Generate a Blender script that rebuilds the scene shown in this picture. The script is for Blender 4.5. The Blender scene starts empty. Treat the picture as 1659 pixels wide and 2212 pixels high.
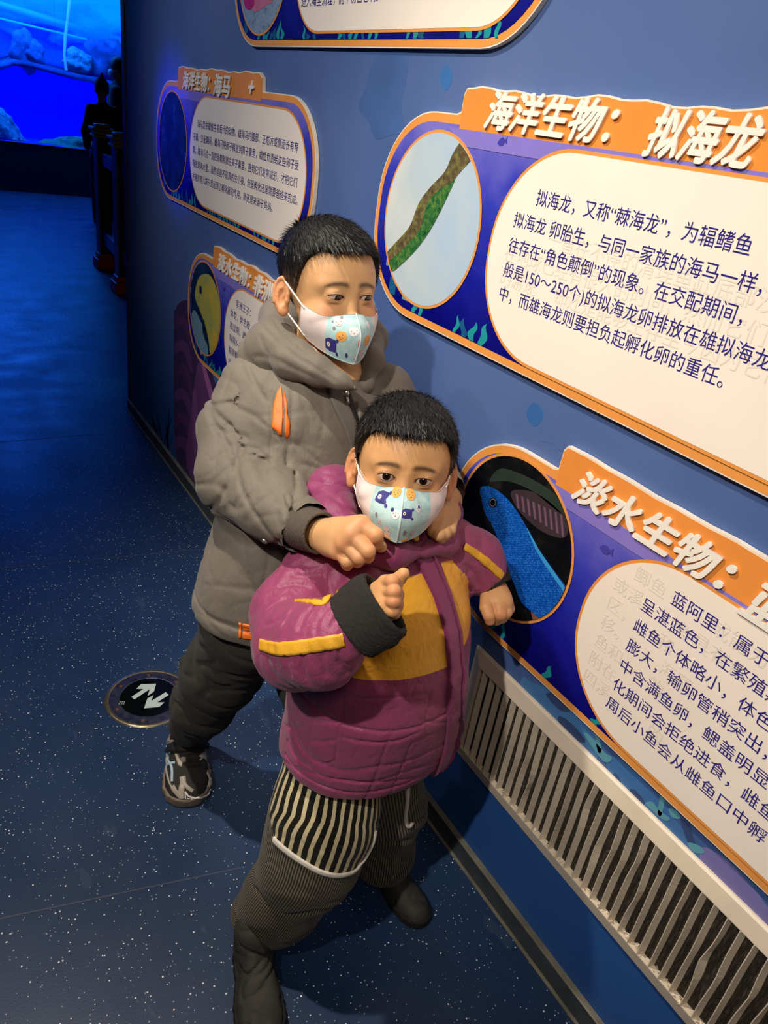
import bpy, bmesh, math, random, re
import numpy as np
from mathutils import Vector, Matrix

# ---------------------------------------------------------------- camera, world, lamps, exposure
SC = bpy.context.scene
COL = SC.collection
CAM_H = 1.37
FPX = 1612.0
_a, _b, _c = 2.85790375, -1.07403085, -2.84873409
_Rz = np.array([[math.cos(_a), -math.sin(_a), 0], [math.sin(_a), math.cos(_a), 0], [0, 0, 1]])
_Rx = np.array([[1, 0, 0], [0, math.cos(_b), -math.sin(_b)], [0, math.sin(_b), math.cos(_b)]])
_Ry = np.array([[math.cos(_c), 0, math.sin(_c)], [0, 1, 0], [-math.sin(_c), 0, math.cos(_c)]])
RW = _Rz @ _Rx @ _Ry
cd = bpy.data.cameras.new('camera')
cam = bpy.data.objects.new('camera', cd)
COL.objects.link(cam)
M = Matrix.Identity(4)
for i in range(3):
    M[i][0] = RW[i][0]; M[i][1] = -RW[i][1]; M[i][2] = -RW[i][2]
M[2][3] = CAM_H
cam.matrix_world = M
cd.sensor_fit = 'HORIZONTAL'; cd.sensor_width = 36.0
cd.lens = 36.0 * FPX / 1659.0
cd.clip_start = 0.02; cd.clip_end = 60
SC.camera = cam

vs = SC.view_settings
vs.view_transform = 'Standard'; vs.look = 'None'; vs.gamma = 1.0; vs.exposure = 0.0
vs.use_curve_mapping = False

wd = bpy.data.worlds.new('world'); SC.world = wd; wd.use_nodes = True
bg = wd.node_tree.nodes['Background']
bg.inputs[0].default_value = (0.16, 0.22, 0.42, 1); bg.inputs[1].default_value = 0.025

def lamp(name, kind, loc, target, power, color, **kw):
    l = bpy.data.lights.new(name, kind); l.energy = power; l.color = color
    for k, v in kw.items(): setattr(l, k, v)
    o = bpy.data.objects.new(name, l); COL.objects.link(o)
    o.location = loc
    o.rotation_euler = (Vector(target) - Vector(loc)).to_track_quat('-Z', 'Y').to_euler()
    return o
lamp('wall_washer_spot', 'SPOT', (-1.0, 0.10, 2.6), (0.866, 0.92, 1.18), 160, (1.0, 0.92, 0.83), spot_size=0.94, spot_blend=0.6, shadow_soft_size=0.03)
lamp('wall_fill_spot_far', 'SPOT', (-1.0, 2.9, 2.6), (0.866, 2.15, 1.2), 70, (0.92, 0.95, 1.0), spot_size=1.05, spot_blend=1.0, shadow_soft_size=0.05)  # added fill spot, lifts the dim far end of the wall
lamp('ceiling_spot', 'SPOT', (-0.18, 1.35, 2.6), (0.45, 0.85, 0.4), 150, (1.0, 0.88, 0.74), spot_size=1.35, spot_blend=0.9, shadow_soft_size=0.03)
lamp('fill_area_near', 'AREA', (-0.45, -0.75, 2.5), (0.75, 0.8, 0.95), 9, (1.0, 0.84, 0.66), size=0.5)  # added soft fill from behind the camera, no real fixture
lamp('blue_stage_lamp', 'SPOT', (-1.7, 3.9, 2.5), (0.86, 2.80, 1.26), 420, (0.02, 0.03, 1.0), spot_size=0.17, spot_blend=1.0, shadow_soft_size=0.06)
lamp('tank_lamp', 'AREA', (1.6, 11.25, 2.7), (1.9, 11.7, 0.9), 120, (0.02, 0.25, 1.0), shape='RECTANGLE', size=2.6, size_y=0.5)
lamp('tank_front_fill', 'AREA', (1.0, 10.5, 2.6), (1.4, 7.0, 0.0), 46, (0.01, 0.13, 1.0), size=1.2)  # added blue fill that brightens the hall floor before the tank

WX = 0.866          # the wall plane

def at(px, py, t):
    """point seen at picture position (px, py), t metres deep"""
    d = RW @ np.array([px - 829.5, py - 1106.0, FPX]) / FPX
    return np.array([0, 0, CAM_H]) + d * t

# ---------------------------------------------------------------- materials
def s2l(c):
    return tuple(((v / 12.92) if v <= 0.04045 else ((v + 0.055) / 1.055) ** 2.4) for v in c)
def rgb(r, g, b):
    return s2l((r / 255, g / 255, b / 255)) + (1.0,)

class NT:
    """tiny node helper"""
    def __init__(self, name, rough=0.6, col=None, spec=0.5, metal=0.0):
        self.m = bpy.data.materials.new(name); self.m.use_nodes = True
        self.t = self.m.node_tree; self.b = self.t.nodes['Principled BSDF']
        self.b.inputs['Roughness'].default_value = rough
        self.b.inputs['Metallic'].default_value = metal
        self.b.inputs['Specular IOR Level'].default_value = spec
        if col: self.b.inputs['Base Color'].default_value = col
    def n(self, typ, **kw):
        x = self.t.nodes.new(typ)
        for k, v in kw.items(): setattr(x, k, v)
        return x
    def l(self, a, b): self.t.links.new(a, b)
    def coord(self, which='Object'):
        return self.n('ShaderNodeTexCoord').outputs[which]
    def noise(self, vec, scale, detail=3, rough=0.5, dist=0.0):
        x = self.n('ShaderNodeTexNoise'); x.inputs['Scale'].default_value = scale
        x.inputs['Detail'].default_value = detail; x.inputs['Roughness'].default_value = rough
        x.inputs['Distortion'].default_value = dist
        if vec: self.l(vec, x.inputs['Vector'])
        return x.outputs['Fac']
    def ramp(self, fac, stops, interp='LINEAR'):
        x = self.n('ShaderNodeValToRGB'); x.color_ramp.interpolation = interp
        e = x.color_ramp.elements
        while len(e) < len(stops): e.new(0.5)
        for i, (p, c) in enumerate(stops):
            e[i].position = p; e[i].color = c if len(c) == 4 else tuple(c) + (1,)
        self.l(fac, x.inputs[0]); return x.outputs[0]
    def mix(self, fac, a, b, typ='MIX'):
        x = self.n('ShaderNodeMix', data_type='RGBA', blend_type=typ)
        for v, s in ((fac, 0), (a, 6), (b, 7)):
            if hasattr(v, 'links') or isinstance(v, bpy.types.NodeSocket): self.l(v, x.inputs[s])
            else: x.inputs[s].default_value = v
        return x.outputs[2]
    def math(self, op, a, b=0.0, clamp=False):
        x = self.n('ShaderNodeMath', operation=op); x.use_clamp = clamp
        for v, s in ((a, 0), (b, 1)):
            if isinstance(v, bpy.types.NodeSocket): self.l(v, x.inputs[s])
            else: x.inputs[s].default_value = v
        return x.outputs[0]
    def attr(self, name):
        return self.n('ShaderNodeAttribute', attribute_name=name).outputs['Fac']
    def bump(self, h, strength=0.3, dist=0.001):
        x = self.n('ShaderNodeBump'); x.inputs['Strength'].default_value = strength
        x.inputs['Distance'].default_value = dist
        self.l(h, x.inputs['Height']); self.l(x.outputs[0], self.b.inputs['Normal'])
    def color(self, sock): self.l(sock, self.b.inputs['Base Color'])
    def mapping(self, vec, scale=(1, 1, 1), rot=(0, 0, 0)):
        x = self.n('ShaderNodeMapping'); x.inputs['Scale'].default_value = scale
        x.inputs['Rotation'].default_value = rot; self.l(vec, x.inputs['Vector']); return x.outputs[0]

def plain(name, c, rough=0.6, var=0.08, scale=30, bump=0.0, metal=0.0, spec=0.5, bscale=None):
    n = NT(name, rough=rough, metal=metal, spec=spec)
    v = n.coord()
    f = n.noise(v, scale, 4)
    lo = tuple(x * (1 - var) for x in c[:3]) + (1,); hi = tuple(min(1, x * (1 + var)) for x in c[:3]) + (1,)
    n.color(n.ramp(f, [(0.3, lo), (0.7, hi)]))
    if bump: n.bump(n.noise(v, bscale or scale * 6, 4), bump, 0.001)
    return n.m
def glow(name, c, strength):
    n = NT(name, rough=0.6, col=c)
    n.b.inputs['Emission Color'].default_value = c
    n.b.inputs['Emission Strength'].default_value = strength
    return n.m

# ---------------------------------------------------------------- object helpers
def mesh_obj(name, verts, faces, mat=None, parent=None, smooth=False):
    me = bpy.data.meshes.new(name)
    me.from_pydata([tuple(v) for v in verts], [], faces)
    me.update()
    return link_mesh(name, me, mat, parent, smooth)
def link_mesh(name, me, mat=None, parent=None, smooth=False):
    if mat is not None:
        for m in (mat if isinstance(mat, (list, tuple)) else [mat]): me.materials.append(m)
    if smooth: me.polygons.foreach_set('use_smooth', np.ones(len(me.polygons), bool))
    o = bpy.data.objects.new(name, me); COL.objects.link(o)
    if parent is not None: o.parent = parent
    return o
def bm_obj(name, bm, mat=None, parent=None, smooth=False):
    me = bpy.data.meshes.new(name); bm.to_mesh(me); bm.free()
    return link_mesh(name, me, mat, parent, smooth)
def thing(name, label, cat, loc=(0, 0, 0), rot=(0, 0, 0), group=None):
    o = bpy.data.objects.new(name, None); COL.objects.link(o)
    o.empty_display_size = 0.05
    o.location = loc; o.rotation_euler = rot
    return tag(o, label, cat, group)
def tag(o, label, cat, group=None, kind=None):
    o['label'] = label; o['category'] = cat
    if group: o['group'] = group
    if kind: o['kind'] = kind
    return o
def struct(o):
    o['kind'] = 'structure'; return o
def box_bm(x0, x1, y0, y1, z0, z1, bev=0.0, bm=None, seg=2):
    b = bmesh.new()
    r = bmesh.ops.create_cube(b, size=1.0)
    for v in b.verts:
        v.co = Vector(((x0 + x1) / 2 + v.co.x * (x1 - x0), (y0 + y1) / 2 + v.co.y * (y1 - y0), (z0 + z1) / 2 + v.co.z * (z1 - z0)))
    if bev: bmesh.ops.bevel(b, geom=b.edges[:], offset=bev, segments=seg, affect='EDGES', profile=0.5)
    if bm is None: return b
    me = bpy.data.meshes.new('t'); b.to_mesh(me); b.free(); bm.from_mesh(me); bpy.data.meshes.remove(me)
    return bm
def prism_bm(pts, z0, z1, bev=0.0):
    """closed outline (counter-clockwise) extruded in z"""
    bm = bmesh.new()
    vs_ = [bm.verts.new((x, y, z0)) for x, y in pts]
    f = bm.faces.new(vs_)
    r = bmesh.ops.extrude_face_region(bm, geom=[f])
    top = [e for e in r['geom'] if isinstance(e, bmesh.types.BMVert)]
    for v in top: v.co.z = z1
    bmesh.ops.recalc_face_normals(bm, faces=bm.faces[:])
    if bev:
        ed = [e for e in bm.edges if all(v.co.z == z1 for v in e.verts)]
        bmesh.ops.bevel(bm, geom=ed, offset=bev, segments=1, affect='EDGES')
    return bm
def tube_bm(path, rad, n=8, bm=None, cap=True):
    bm = bm or bmesh.new()
    P = [Vector(p) for p in path]; R = rad if isinstance(rad, (list, tuple)) else [rad] * len(P)
    rings = []; up = None
    for i, p in enumerate(P):
        t = (P[min(i + 1, len(P) - 1)] - P[max(i - 1, 0)]).normalized()
        if up is None: up = Vector((0, 0, 1)) if abs(t.z) < 0.9 else Vector((1, 0, 0))
        s = t.cross(up).normalized(); up = s.cross(t).normalized()
        rings.append([bm.verts.new(p + (s * math.cos(a) + up * math.sin(a)) * R[i]) for a in [2 * math.pi * k / n for k in range(n)]])
    for a, b in zip(rings, rings[1:]):
        for k in range(n): bm.faces.new((a[k], a[(k + 1) % n], b[(k + 1) % n], b[k]))
    if cap:
        bm.faces.new(rings[0][::-1]); bm.faces.new(rings[-1])
    bmesh.ops.recalc_face_normals(bm, faces=bm.faces[:])
    return bm
def spline(pts, n=8, closed=True):
    """Catmull-Rom through 2D or 3D points"""
    P = [np.array(p, float) for p in pts]; out = []; m = len(P)
    rng = range(m) if closed else range(m - 1)
    for i in rng:
        if closed: a, b, c, d = P[(i - 1) % m], P[i], P[(i + 1) % m], P[(i + 2) % m]
        else: a, b, c, d = P[max(i - 1, 0)], P[i], P[i + 1], P[min(i + 2, m - 1)]
        for k in range(n):
            t = k / n
            out.append(0.5 * ((2 * b) + (-a + c) * t + (2 * a - 5 * b + 4 * c - d) * t * t + (-a + 3 * b - 3 * c + d) * t ** 3))
    if not closed: out.append(P[-1])
    return out

# ================================================================ THE SETTING
# floor: dark blue speckled vinyl
n = NT('floor_vinyl', rough=0.42, spec=0.45)
v = n.coord()
vor = n.n('ShaderNodeTexVoronoi', feature='F1'); vor.inputs['Scale'].default_value = 145
n.l(n.mapping(v, (1, 1, 1)), vor.inputs['Vector'])
cell = n.n('ShaderNodeSeparateColor'); n.l(vor.outputs['Color'], cell.inputs[0])
pick = n.math('GREATER_THAN', cell.outputs[0], 0.30)
size = n.math('MULTIPLY', cell.outputs[1], 0.27)
size = n.math('ADD', size, 0.02)
warp = n.math('ADD', vor.outputs['Distance'], n.math('MULTIPLY', n.noise(v, 420, 1), 0.08))
flk = n.math('MULTIPLY', pick, n.math('LESS_THAN', warp, size))
base = n.ramp(n.noise(v, 2.2, 5), [(0.3, rgb(28, 50, 84)), (0.7, rgb(40, 66, 102))])
flc = n.ramp(cell.outputs[2], [(0.0, rgb(130, 150, 170)), (0.5, rgb(225, 235, 230)), (1.0, rgb(255, 255, 245))])
colr = n.mix(flk, base, flc)
# scuffs
colr = n.mix(n.math('MULTIPLY', n.math('GREATER_THAN', n.noise(n.mapping(v, (3, 1, 1), (0, 0, .5)), 6, 6), 0.66), 0.10), colr, rgb(110, 125, 150))
n.color(colr)
rr = n.ramp(n.noise(v, 5, 3), [(0.3, (0.34,) * 3), (0.7, (0.48,) * 3)])
n.l(rr, n.b.inputs['Roughness'])
n.bump(n.math('ADD', n.noise(v, 260, 3), n.math('MULTIPLY', flk, 0.4)), 0.18, 0.0008)
M_floor = n.m
fl = struct(bm_obj('floor', box_bm(-3.2, 5.0, -2.5, 12.1, -0.1, 0.0), M_floor))
# welded seams of the sheet flooring
M_seam = plain('seam', rgb(62, 74, 96), 0.5)
def strip3(a, b, w, z, mat, name, parent, h=0.0006):
    a = Vector((a[0], a[1], 0)); b = Vector((b[0], b[1], 0)); t = (b - a).normalized(); s = Vector((-t.y, t.x, 0)) * w / 2
    pts = [a - s, b - s, b + s, a + s]
    return bm_obj(name, prism_bm([(p.x, p.y) for p in pts], z, z + h), mat, parent)
q1 = at(0, 1925, 1.5); 
def fpt(px, py, z=0.0):
    d = RW @ np.array([px - 829.5, py - 1106.0, FPX]); t = (z - CAM_H) / d[2]
    return (d[0] * t, d[1] * t)
strip3(fpt(-120, 1240), fpt(445, 1185), 0.0035, 0.0, M_seam, 'floor_seam', fl)
strip3(fpt(-120, 2010), fpt(520, 1875), 0.0035, 0.0, M_seam, 'floor_seam', fl)
strip3(fpt(0, 955), fpt(300, 930), 0.004, 0.0, M_seam, 'floor_seam', fl)

# right wall: painted printed hoarding
n = NT('wall_print', rough=0.5, spec=0.35)
v = n.coord()
f1 = n.noise(v, 1.3, 4, 0.55, 0.6)
b1 = n.ramp(f1, [(0.30, rgb(66, 92, 148)), (0.5, rgb(80, 106, 160)), (0.72, rgb(92, 112, 160))])
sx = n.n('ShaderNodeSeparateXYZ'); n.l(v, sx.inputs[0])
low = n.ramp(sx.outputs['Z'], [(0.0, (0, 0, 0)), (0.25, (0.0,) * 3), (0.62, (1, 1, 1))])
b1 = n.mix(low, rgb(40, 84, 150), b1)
scr = n.noise(n.mapping(v, (1, 1.2, 9), (0.5, 0, 0)), 7, 8, 0.7)
b2 = n.mix(n.math('MULTIPLY', n.math('GREATER_THAN', scr, 0.69), 0.10), b1, rgb(170, 185, 220))
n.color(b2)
n.bump(n.noise(v, 900, 2), 0.12, 0.0004)
M_wall = n.m
YE = 3.45
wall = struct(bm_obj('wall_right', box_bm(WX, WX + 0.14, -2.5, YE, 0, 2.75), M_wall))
M_trimdark = plain('corner_trim_paint', rgb(34, 48, 82), 0.45)
struct(bm_obj('trim_1', box_bm(WX - 0.004, WX + 0.150, YE - 0.028, YE + 0.012, 0.0, 2.75, 0.002), M_trimdark))
# baseboard
n = NT('baseboard_vinyl', rough=0.5)
v = n.coord(); n.color(n.ramp(n.noise(v, 9, 6, 0.7), [(0.3, rgb(50, 56, 62)), (0.6, rgb(66, 72, 76)), (0.8, rgb(112, 112, 100))]))
M_base = n.m
struct(bm_obj('baseboard_right', box_bm(WX - 0.008, WX + 0.002, -2.5, YE + 0.012, 0, 0.052, 0.0015), M_base))
M_caulk = plain('baseboard_lip', rgb(120, 116, 100), 0.5, 0.35, 14)
struct(bm_obj('trim_2', box_bm(WX - 0.012, WX + 0.002, -2.5, YE + 0.012, 0.052, 0.057, 0.0015), M_caulk))
struct(bm_obj('trim_3', box_bm(WX - 0.014, WX - 0.006, -2.5, YE + 0.012, 0.0, 0.004, 0.001), M_caulk))

M_dark = plain('dark_paint', rgb(10, 16, 44), 0.75)
struct(bm_obj('ceiling', box_bm(-3.2, 5.0, -2.5, 12.1, 2.75, 2.85), M_dark))
M_left = plain('left_wall_paint', rgb(70, 70, 90), 0.8)
struct(bm_obj('wall_left', box_bm(-3.3, -3.2, -2.5, 12.1, 0, 2.75), M_left))
struct(bm_obj('wall_back', box_bm(-3.2, 5.0, -2.6, -2.5, 0, 2.75), M_left))
struct(bm_obj('wall_side', box_bm(5.0, 5.1, -2.5, 12.1, 0, 2.75), M_dark))

# printed layers (flat pictures on the wall): local frame X = towards the camera end, Y = up, Z = out of the wall
WM = Matrix(((0, 0, -1, WX), (-1, 0, 0, 0), (0, 1, 0, 0), (0, 0, 0, 1)))
def wuv(px, py, off=0.0):
    d = RW @ np.array([px - 829.5, py - 1106.0, FPX]); t = (WX - off) / d[0]
    return (-d[1] * t, CAM_H + d[2] * t)
def decal(name, pts, mat, parent, z=0.0, th=0.0004, M=None):
    bm = prism_bm(pts, z, z + th)
    o = bm_obj(name, bm, mat, parent)
    if M is not None: o.matrix_local = M
    return o
def wall_print(name, pxs, col, z=0.0, sm=6, rough=0.5):
    pts = [wuv(*p) for p in pxs]
    if sm: pts = [tuple(p) for p in spline(pts, sm)]
    a = sum(pts[i - 1][0] * pts[i][1] - pts[i][0] * pts[i - 1][1] for i in range(len(pts)))
    if a < 0: pts = pts[::-1]
    key = 'print_%d_%d_%d' % col
    m = bpy.data.materials.get(key) or plain(key, rgb(*col), rough, 0.10, 12)
    return decal(name, pts, m, wall, z, 0.0003, WM)
# purple coral, in layered shapes
wall_print('printed_coral', [(376, 700), (379, 670), (390, 652), (405, 650), (418, 672), (440, 740), (470, 840), (520, 900), (640, 980), (640, 1390), (560, 1290), (470, 1110), (440, 1080), (382, 990)], (66, 44, 84), 0.0, 4)
for k in range(6):
    y = 690 + k * 52
    wall_print('printed_coral_band', [(378, y), (392, y - 8), (408, y + 8), (418, y + 60), (412, y + 62), (402, y + 30), (392, y + 16), (379, y + 22)], (96, 58, 110) if k % 2 else (88, 50, 92), 0.0004 + k * 0.00004, 4)
wall_print('printed_coral', [(430, 780), (450, 830), (470, 900), (470, 1120), (450, 1085), (405, 1010), (408, 930), (418, 850)], (112, 66, 116), 0.0009, 4)
wall_print('printed_coral_band', [(437, 790), (442, 786), (462, 850), (474, 900), (470, 905), (455, 865)], (172, 100, 158), 0.0013, 4)
wall_print('printed_coral_band', [(433, 960), (440, 955), (440, 985), (455, 1040), (448, 1040), (436, 1000)], (150, 84, 150), 0.0013, 4)
wall_print('printed_coral_band', [(418, 850), (424, 850), (428, 930), (440, 1040), (430, 1030), (416, 940)], (130, 76, 130), 0.0013, 4)
# dark branching sea plant low on the wall
for k, (x0, y0, x1, y1) in enumerate([(345, 960, 322, 880), (352, 975, 340, 892), (360, 985, 366, 872), (366, 995, 358, 905), (350, 970, 372, 900), (340, 940, 330, 905)]):
    wall_print('printed_sea_twig', [(x0, y0), (x0 + 3, y0 + 3), ((x0 + x1) / 2 + 2, (y0 + y1) / 2), (x1, y1), ((x0 + x1) / 2 - 2, (y0 + y1) / 2)], (30, 44, 82), 0.0, 3)
# fish silhouettes and bubbles
wall_print('printed_fish', [(775, 232), (790, 190), (803, 140), (825, 108), (850, 96), (878, 104), (882, 128), (876, 180), (868, 215), (870, 255), (880, 292), (850, 290), (812, 300), (796, 262)], (66, 98, 156), 0.0, 4)
wall_print('printed_bubble', [(965, 140), (975, 152), (977, 168), (972, 186), (963, 194), (954, 186), (951, 168), (955, 150)], (54, 110, 172), 0.0)
wall_print('printed_bubble', [(1155, 870), (1168, 880), (1174, 896), (1168, 912), (1155, 921), (1142, 910), (1137, 894), (1143, 878)], (54, 104, 168), 0.0)
wall_print('printed_bubble', [(1188, 925), (1208, 934), (1220, 955), (1212, 975), (1196, 960), (1180, 955), (1166, 950), (1172, 930)], (78, 104, 160), 0.0)
wall_print('printed_fish', [(820, 480), (835, 470), (850, 500), (845, 540), (830, 560), (818, 530)], (70, 98, 152), 0.0)
# sea life around the vent
wall_print('printed_sea_rock', [(1130, 1462), (1150, 1475), (1215, 1500), (1290, 1570), (1290, 1640), (1240, 1600), (1170, 1535), (1125, 1492)], (70, 122, 178), 0.0, 3)
wall_print('printed_sea_rock', [(1310, 1650), (1340, 1640), (1420, 1720), (1480, 1800), (1600, 1960), (1500, 1890), (1400, 1790), (1330, 1710)], (64, 112, 172), 0.0, 3)
wall_print('printed_coral', [(1515, 1830), (1560, 1850), (1600, 1890), (1659, 1960), (1700, 2060), (1640, 2000), (1570, 1930), (1520, 1880)], (120, 116, 176), 0.0002, 3)
for pts in ([(1180, 1500), (1200, 1498), (1232, 1522), (1228, 1538), (1205, 1530)], [(1205, 1550), (1222, 1552), (1260, 1590), (1262, 1604), (1235, 1594), (1215, 1574)],
            [(1325, 1672), (1338, 1680), (1352, 1718), (1390, 1745), (1378, 1752), (1348, 1738), (1330, 1705)], [(1360, 1708), (1372, 1706), (1392, 1730), (1385, 1738)],
            [(1470, 1770), (1490, 1778), (1498, 1810), (1512, 1836), (1492, 1830)]):
    wall_print('printed_dark_weed', pts, (52, 74, 122), 0.0005, 4)
for pts in ([(1262, 1585), (1275, 1590), (1308, 1626), (1322, 1634), (1318, 1645), (1300, 1640)], [(1285, 1575), (1292, 1578), (1300, 1620), (1292, 1622)],
            [(1395, 1735), (1410, 1732), (1425, 1750), (1448, 1768), (1436, 1772), (1412, 1752)], [(1430, 1708), (1438, 1718), (1430, 1760), (1422, 1754)],
            [(1445, 1745), (1462, 1752), (1470, 1768), (1452, 1764)], [(1486, 1820), (1510, 1826), (1522, 1842), (1500, 1840)]):
    wall_print('printed_coral_branch', pts, (92, 158, 178), 0.0008, 4)

# ================================================================ SIGN BOARDS
M_white = plain('board_core', rgb(232, 222, 205), 0.6)
def pmat(name, c, rough=0.32, var=0.05, scale=8): 
    return bpy.data.materials.get(name) or plain(name, rgb(*c), rough, var, scale)
P_or = pmat('print_orange', (236, 156, 76)); P_or2 = pmat('print_orange_banner', (238, 148, 66))
P_cream = pmat('print_cream', (250, 238, 224), 0.38, 0.02)
P_vio = pmat('print_violet', (136, 124, 208)); P_ltb = pmat('print_light_blue', (132, 148, 214))
P_text = pmat('print_text_navy', (44, 38, 128), 0.4, 0.0); P_ghost = pmat('print_ghost_text', (236, 227, 213), 0.4, 0.0)
P_teal = pmat('print_seaweed', (34, 150, 156)); P_teal2 = pmat('print_seaweed_dark', (26, 92, 138)); P_sage = pmat('print_seaweed_pale', (120, 158, 152))
P_fish = pmat('print_fish_violet', (70, 66, 168))
M_letter = plain('letter_acrylic', rgb(246, 240, 228), 0.35, 0.02)
n = NT('print_deep_blue', rough=0.3)
v = n.coord()
sx = n.n('ShaderNodeSeparateXYZ'); n.l(v, sx.inputs[0])
h = n.math('ADD', sx.outputs['Y'], n.math('MULTIPLY', n.math('SUBTRACT', n.noise(v, 9, 4), 0.5), 0.22))
n.color(n.ramp(h, [(0.0, rgb(6, 6, 112)), (0.12, rgb(20, 26, 150)), (0.24, rgb(52, 62, 186)), (0.36, rgb(124, 118, 206))]))
P_deep = n.m

_fc = {}
def text_mesh(txt, size, bold=0.0, shear=0.0, ext=0.0, sx_=1.0):
    k = (txt, size, bold, shear, ext, sx_)
    if k in _fc: return _fc[k]
    c = bpy.data.curves.new('txt', 'FONT'); c.body = txt; c.size = size; c.offset = bold; c.shear = shear
    c.offset = 0; c.extrude = ext; c.resolution_u = 3; c.fill_mode = 'BOTH' if ext else 'FRONT'
    o = bpy.data.objects.new('txt', c); COL.objects.link(o)
    bpy.context.view_layer.update()
    dg = bpy.context.evaluated_depsgraph_get()
    me = bpy.data.meshes.new_from_object(o.evaluated_get(dg))
    bpy.data.objects.remove(o); bpy.data.curves.remove(c)
    me.materials.clear()
    if bold > 0.0005:        # heavier strokes: the same letter shifted around a small circle
        b_ = bmesh.new()
        for q in range(8):
            m2 = me.copy(); m2.transform(Matrix.Translation((bold * math.cos(q * math.pi / 4), bold * math.sin(q * math.pi / 4), q * 0.00004))); b_.from_mesh(m2); bpy.data.meshes.remove(m2)
        b_.to_mesh(me); b_.free()
    _fc[k] = me; return me
def text_at(name, txt, u, vv, size, mat, parent, z, bold=0.0, shear=0.0, ext=0.0, xs=1.0, rot=0.0):
    me = text_mesh(txt, size, bold, shear, ext).copy()
    o = link_mesh(name, me, mat, parent)
    o.matrix_local = Matrix.Translation((u, vv, z)) @ Matrix.Rotation(rot, 4, 'Z') @ Matrix.Diagonal((xs, 1, 1, 1))
    return o
def rrect(x0, y0, x1, y1, r, n=10):
    out = []
    for cx_, cy_, a0 in ((x1 - r, y0 + r, -90), (x1 - r, y1 - r, 0), (x0 + r, y1 - r, 90), (x0 + r, y0 + r, 180)):
        for k in range(n + 1):
            a = math.radians(a0 + 90 * k / n); out.append((cx_ + r * math.cos(a), cy_ + r * math.sin(a)))
    return out
def circ(cx_, cy_, r, n=48, ry=None):
    return [(cx_ + r * math.cos(2 * math.pi * k / n), cy_ + (ry or r) * math.sin(2 * math.pi * k / n)) for k in range(n)]
rng = random.Random(5)
BH = 0.366      # board height without the title banner
def board_outline(w, b0, b1, bh, bumps):
    """pill-like board with a raised torn-edged title banner on its top edge"""
    r = 0.165
    o = rrect(0, 0, w, BH, r, 12)
    out = []
    for i, p in enumerate(o):
        out.append(p)
        if i == 25: # end of top right corner: run back along the top edge with the banner
            pts = [(b1 + 0.004, BH), (b1, BH + bh * 0.75)]
            m = int((b1 - b0) / 0.022)
            for k in range(1, m):
                x = b1 + (b0 - b1) * k / m
                pts.append((x, BH + bh + bumps * (math.sin(x * 71) * 0.5 + math.sin(x * 23 + 1) * 0.6)))
            pts += [(b0 + 0.006, BH + bh), (b0, BH + bh * 0.8), (b0 - 0.001, BH + 0.004), (b0 - 0.012, BH)]
            out += [q for q in pts if q[0] < w - r]
    return out
def sign(y_left, z_bot, label, w=1.27, b0=0.242, b1=1.03, banner=0.04, bumps=0.004, th=0.010):
    s = thing('sign_board', label, 'sign', (WX, -0.0 + y_left, z_bot), group=None)
    s.rotation_euler = (0, 0, 0)
    s.matrix_world = Matrix(((0, 0, -1, WX), (-1, 0, 0, y_left), (0, 1, 0, z_bot), (0, 0, 0, 1)))
    out = board_outline(w, b0, b1, banner, bumps) if banner else rrect(0, 0, w, BH, 0.165, 12)
    bm = prism_bm(out, 0.001, th)
    bm_obj('board', bm, M_white, s)
    z = th
    # printed orange face slightly inset so the white core shows at the torn edge
    c = (w / 2, BH / 2)
    ins = [(x + (c[0] - x) * 0.003, y + (c[1] - y) * 0.012) for x, y in out]
    decal('printed_border', ins, P_or, s, z, 0.0003)
    inner = rrect(0.014, 0.014, w - 0.014, BH - 0.016, 0.150, 12)
    decal('printed_field', inner, P_deep, s, z + 0.0004, 0.0003)
    if banner:
        bb = [(b0 + 0.002, BH - 0.022), (min(b1, w - 0.16), BH - 0.022), (min(b1, w - 0.16), BH + banner * 0.7)]
        bb += [(x, y) for x, y in ins if b0 + 0.004 < x < b1 - 0.004 and y > BH + banner * 0.7]
        bb += [(b0 + 0.002, BH + banner * 0.7)]
        decal('printed_banner', bb, P_or2, s, z + 0.0008, 0.0003)
        decal('printed_band', [(b0 + 0.02, BH - 0.048), (min(b1, w - 0.16), BH - 0.048), (min(b1, w - 0.16), BH - 0.022), (b0 - 0.03, BH - 0.022)], P_vio, s, z + 0.0012, 0.0003)
    return s, z
def sign_panel(s, z, x0, x1, y0=0.018, y1=0.334, r=0.15):
    decal('printed_border', rrect(x0 - 0.005, y0 - 0.005, x1 + 0.005, y1 + 0.005, r + 0.005, 14), P_or, s, z + 0.0016, 0.0003)
    decal('text_panel', rrect(x0, y0, x1, y1, r, 14), P_cream, s, z + 0.0020, 0.0003)
def sign_photo(s, z, cx_, cy_, r, mat, ry=None):
    decal('printed_border', circ(cx_, cy_, r + 0.005, 56, (ry or r) + 0.005), P_or, s, z + 0.0018, 0.0003)
    return decal('printed_photo', circ(cx_, cy_, r, 56, ry), mat, s, z + 0.0022, 0.0003)
def weed(s, z, x, y, hgt, mat, lean=0.0, wd_=0.008):
    m = 6; L = []; R_ = []
    for k in range(m + 1):
        t = k / m; w_ = wd_ * math.sin(math.pi * min(1, 0.25 + t * 0.75)) ; cx_ = x + lean * t * t + 0.004 * math.sin(t * 7 + x * 90)
        L.append((cx_ - w_, y + hgt * t)); R_.append((cx_ + w_, y + hgt * t))
    decal('printed_seaweed', R_ + L[::-1], mat, s, z + 0.0009, 0.0003)
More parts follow.
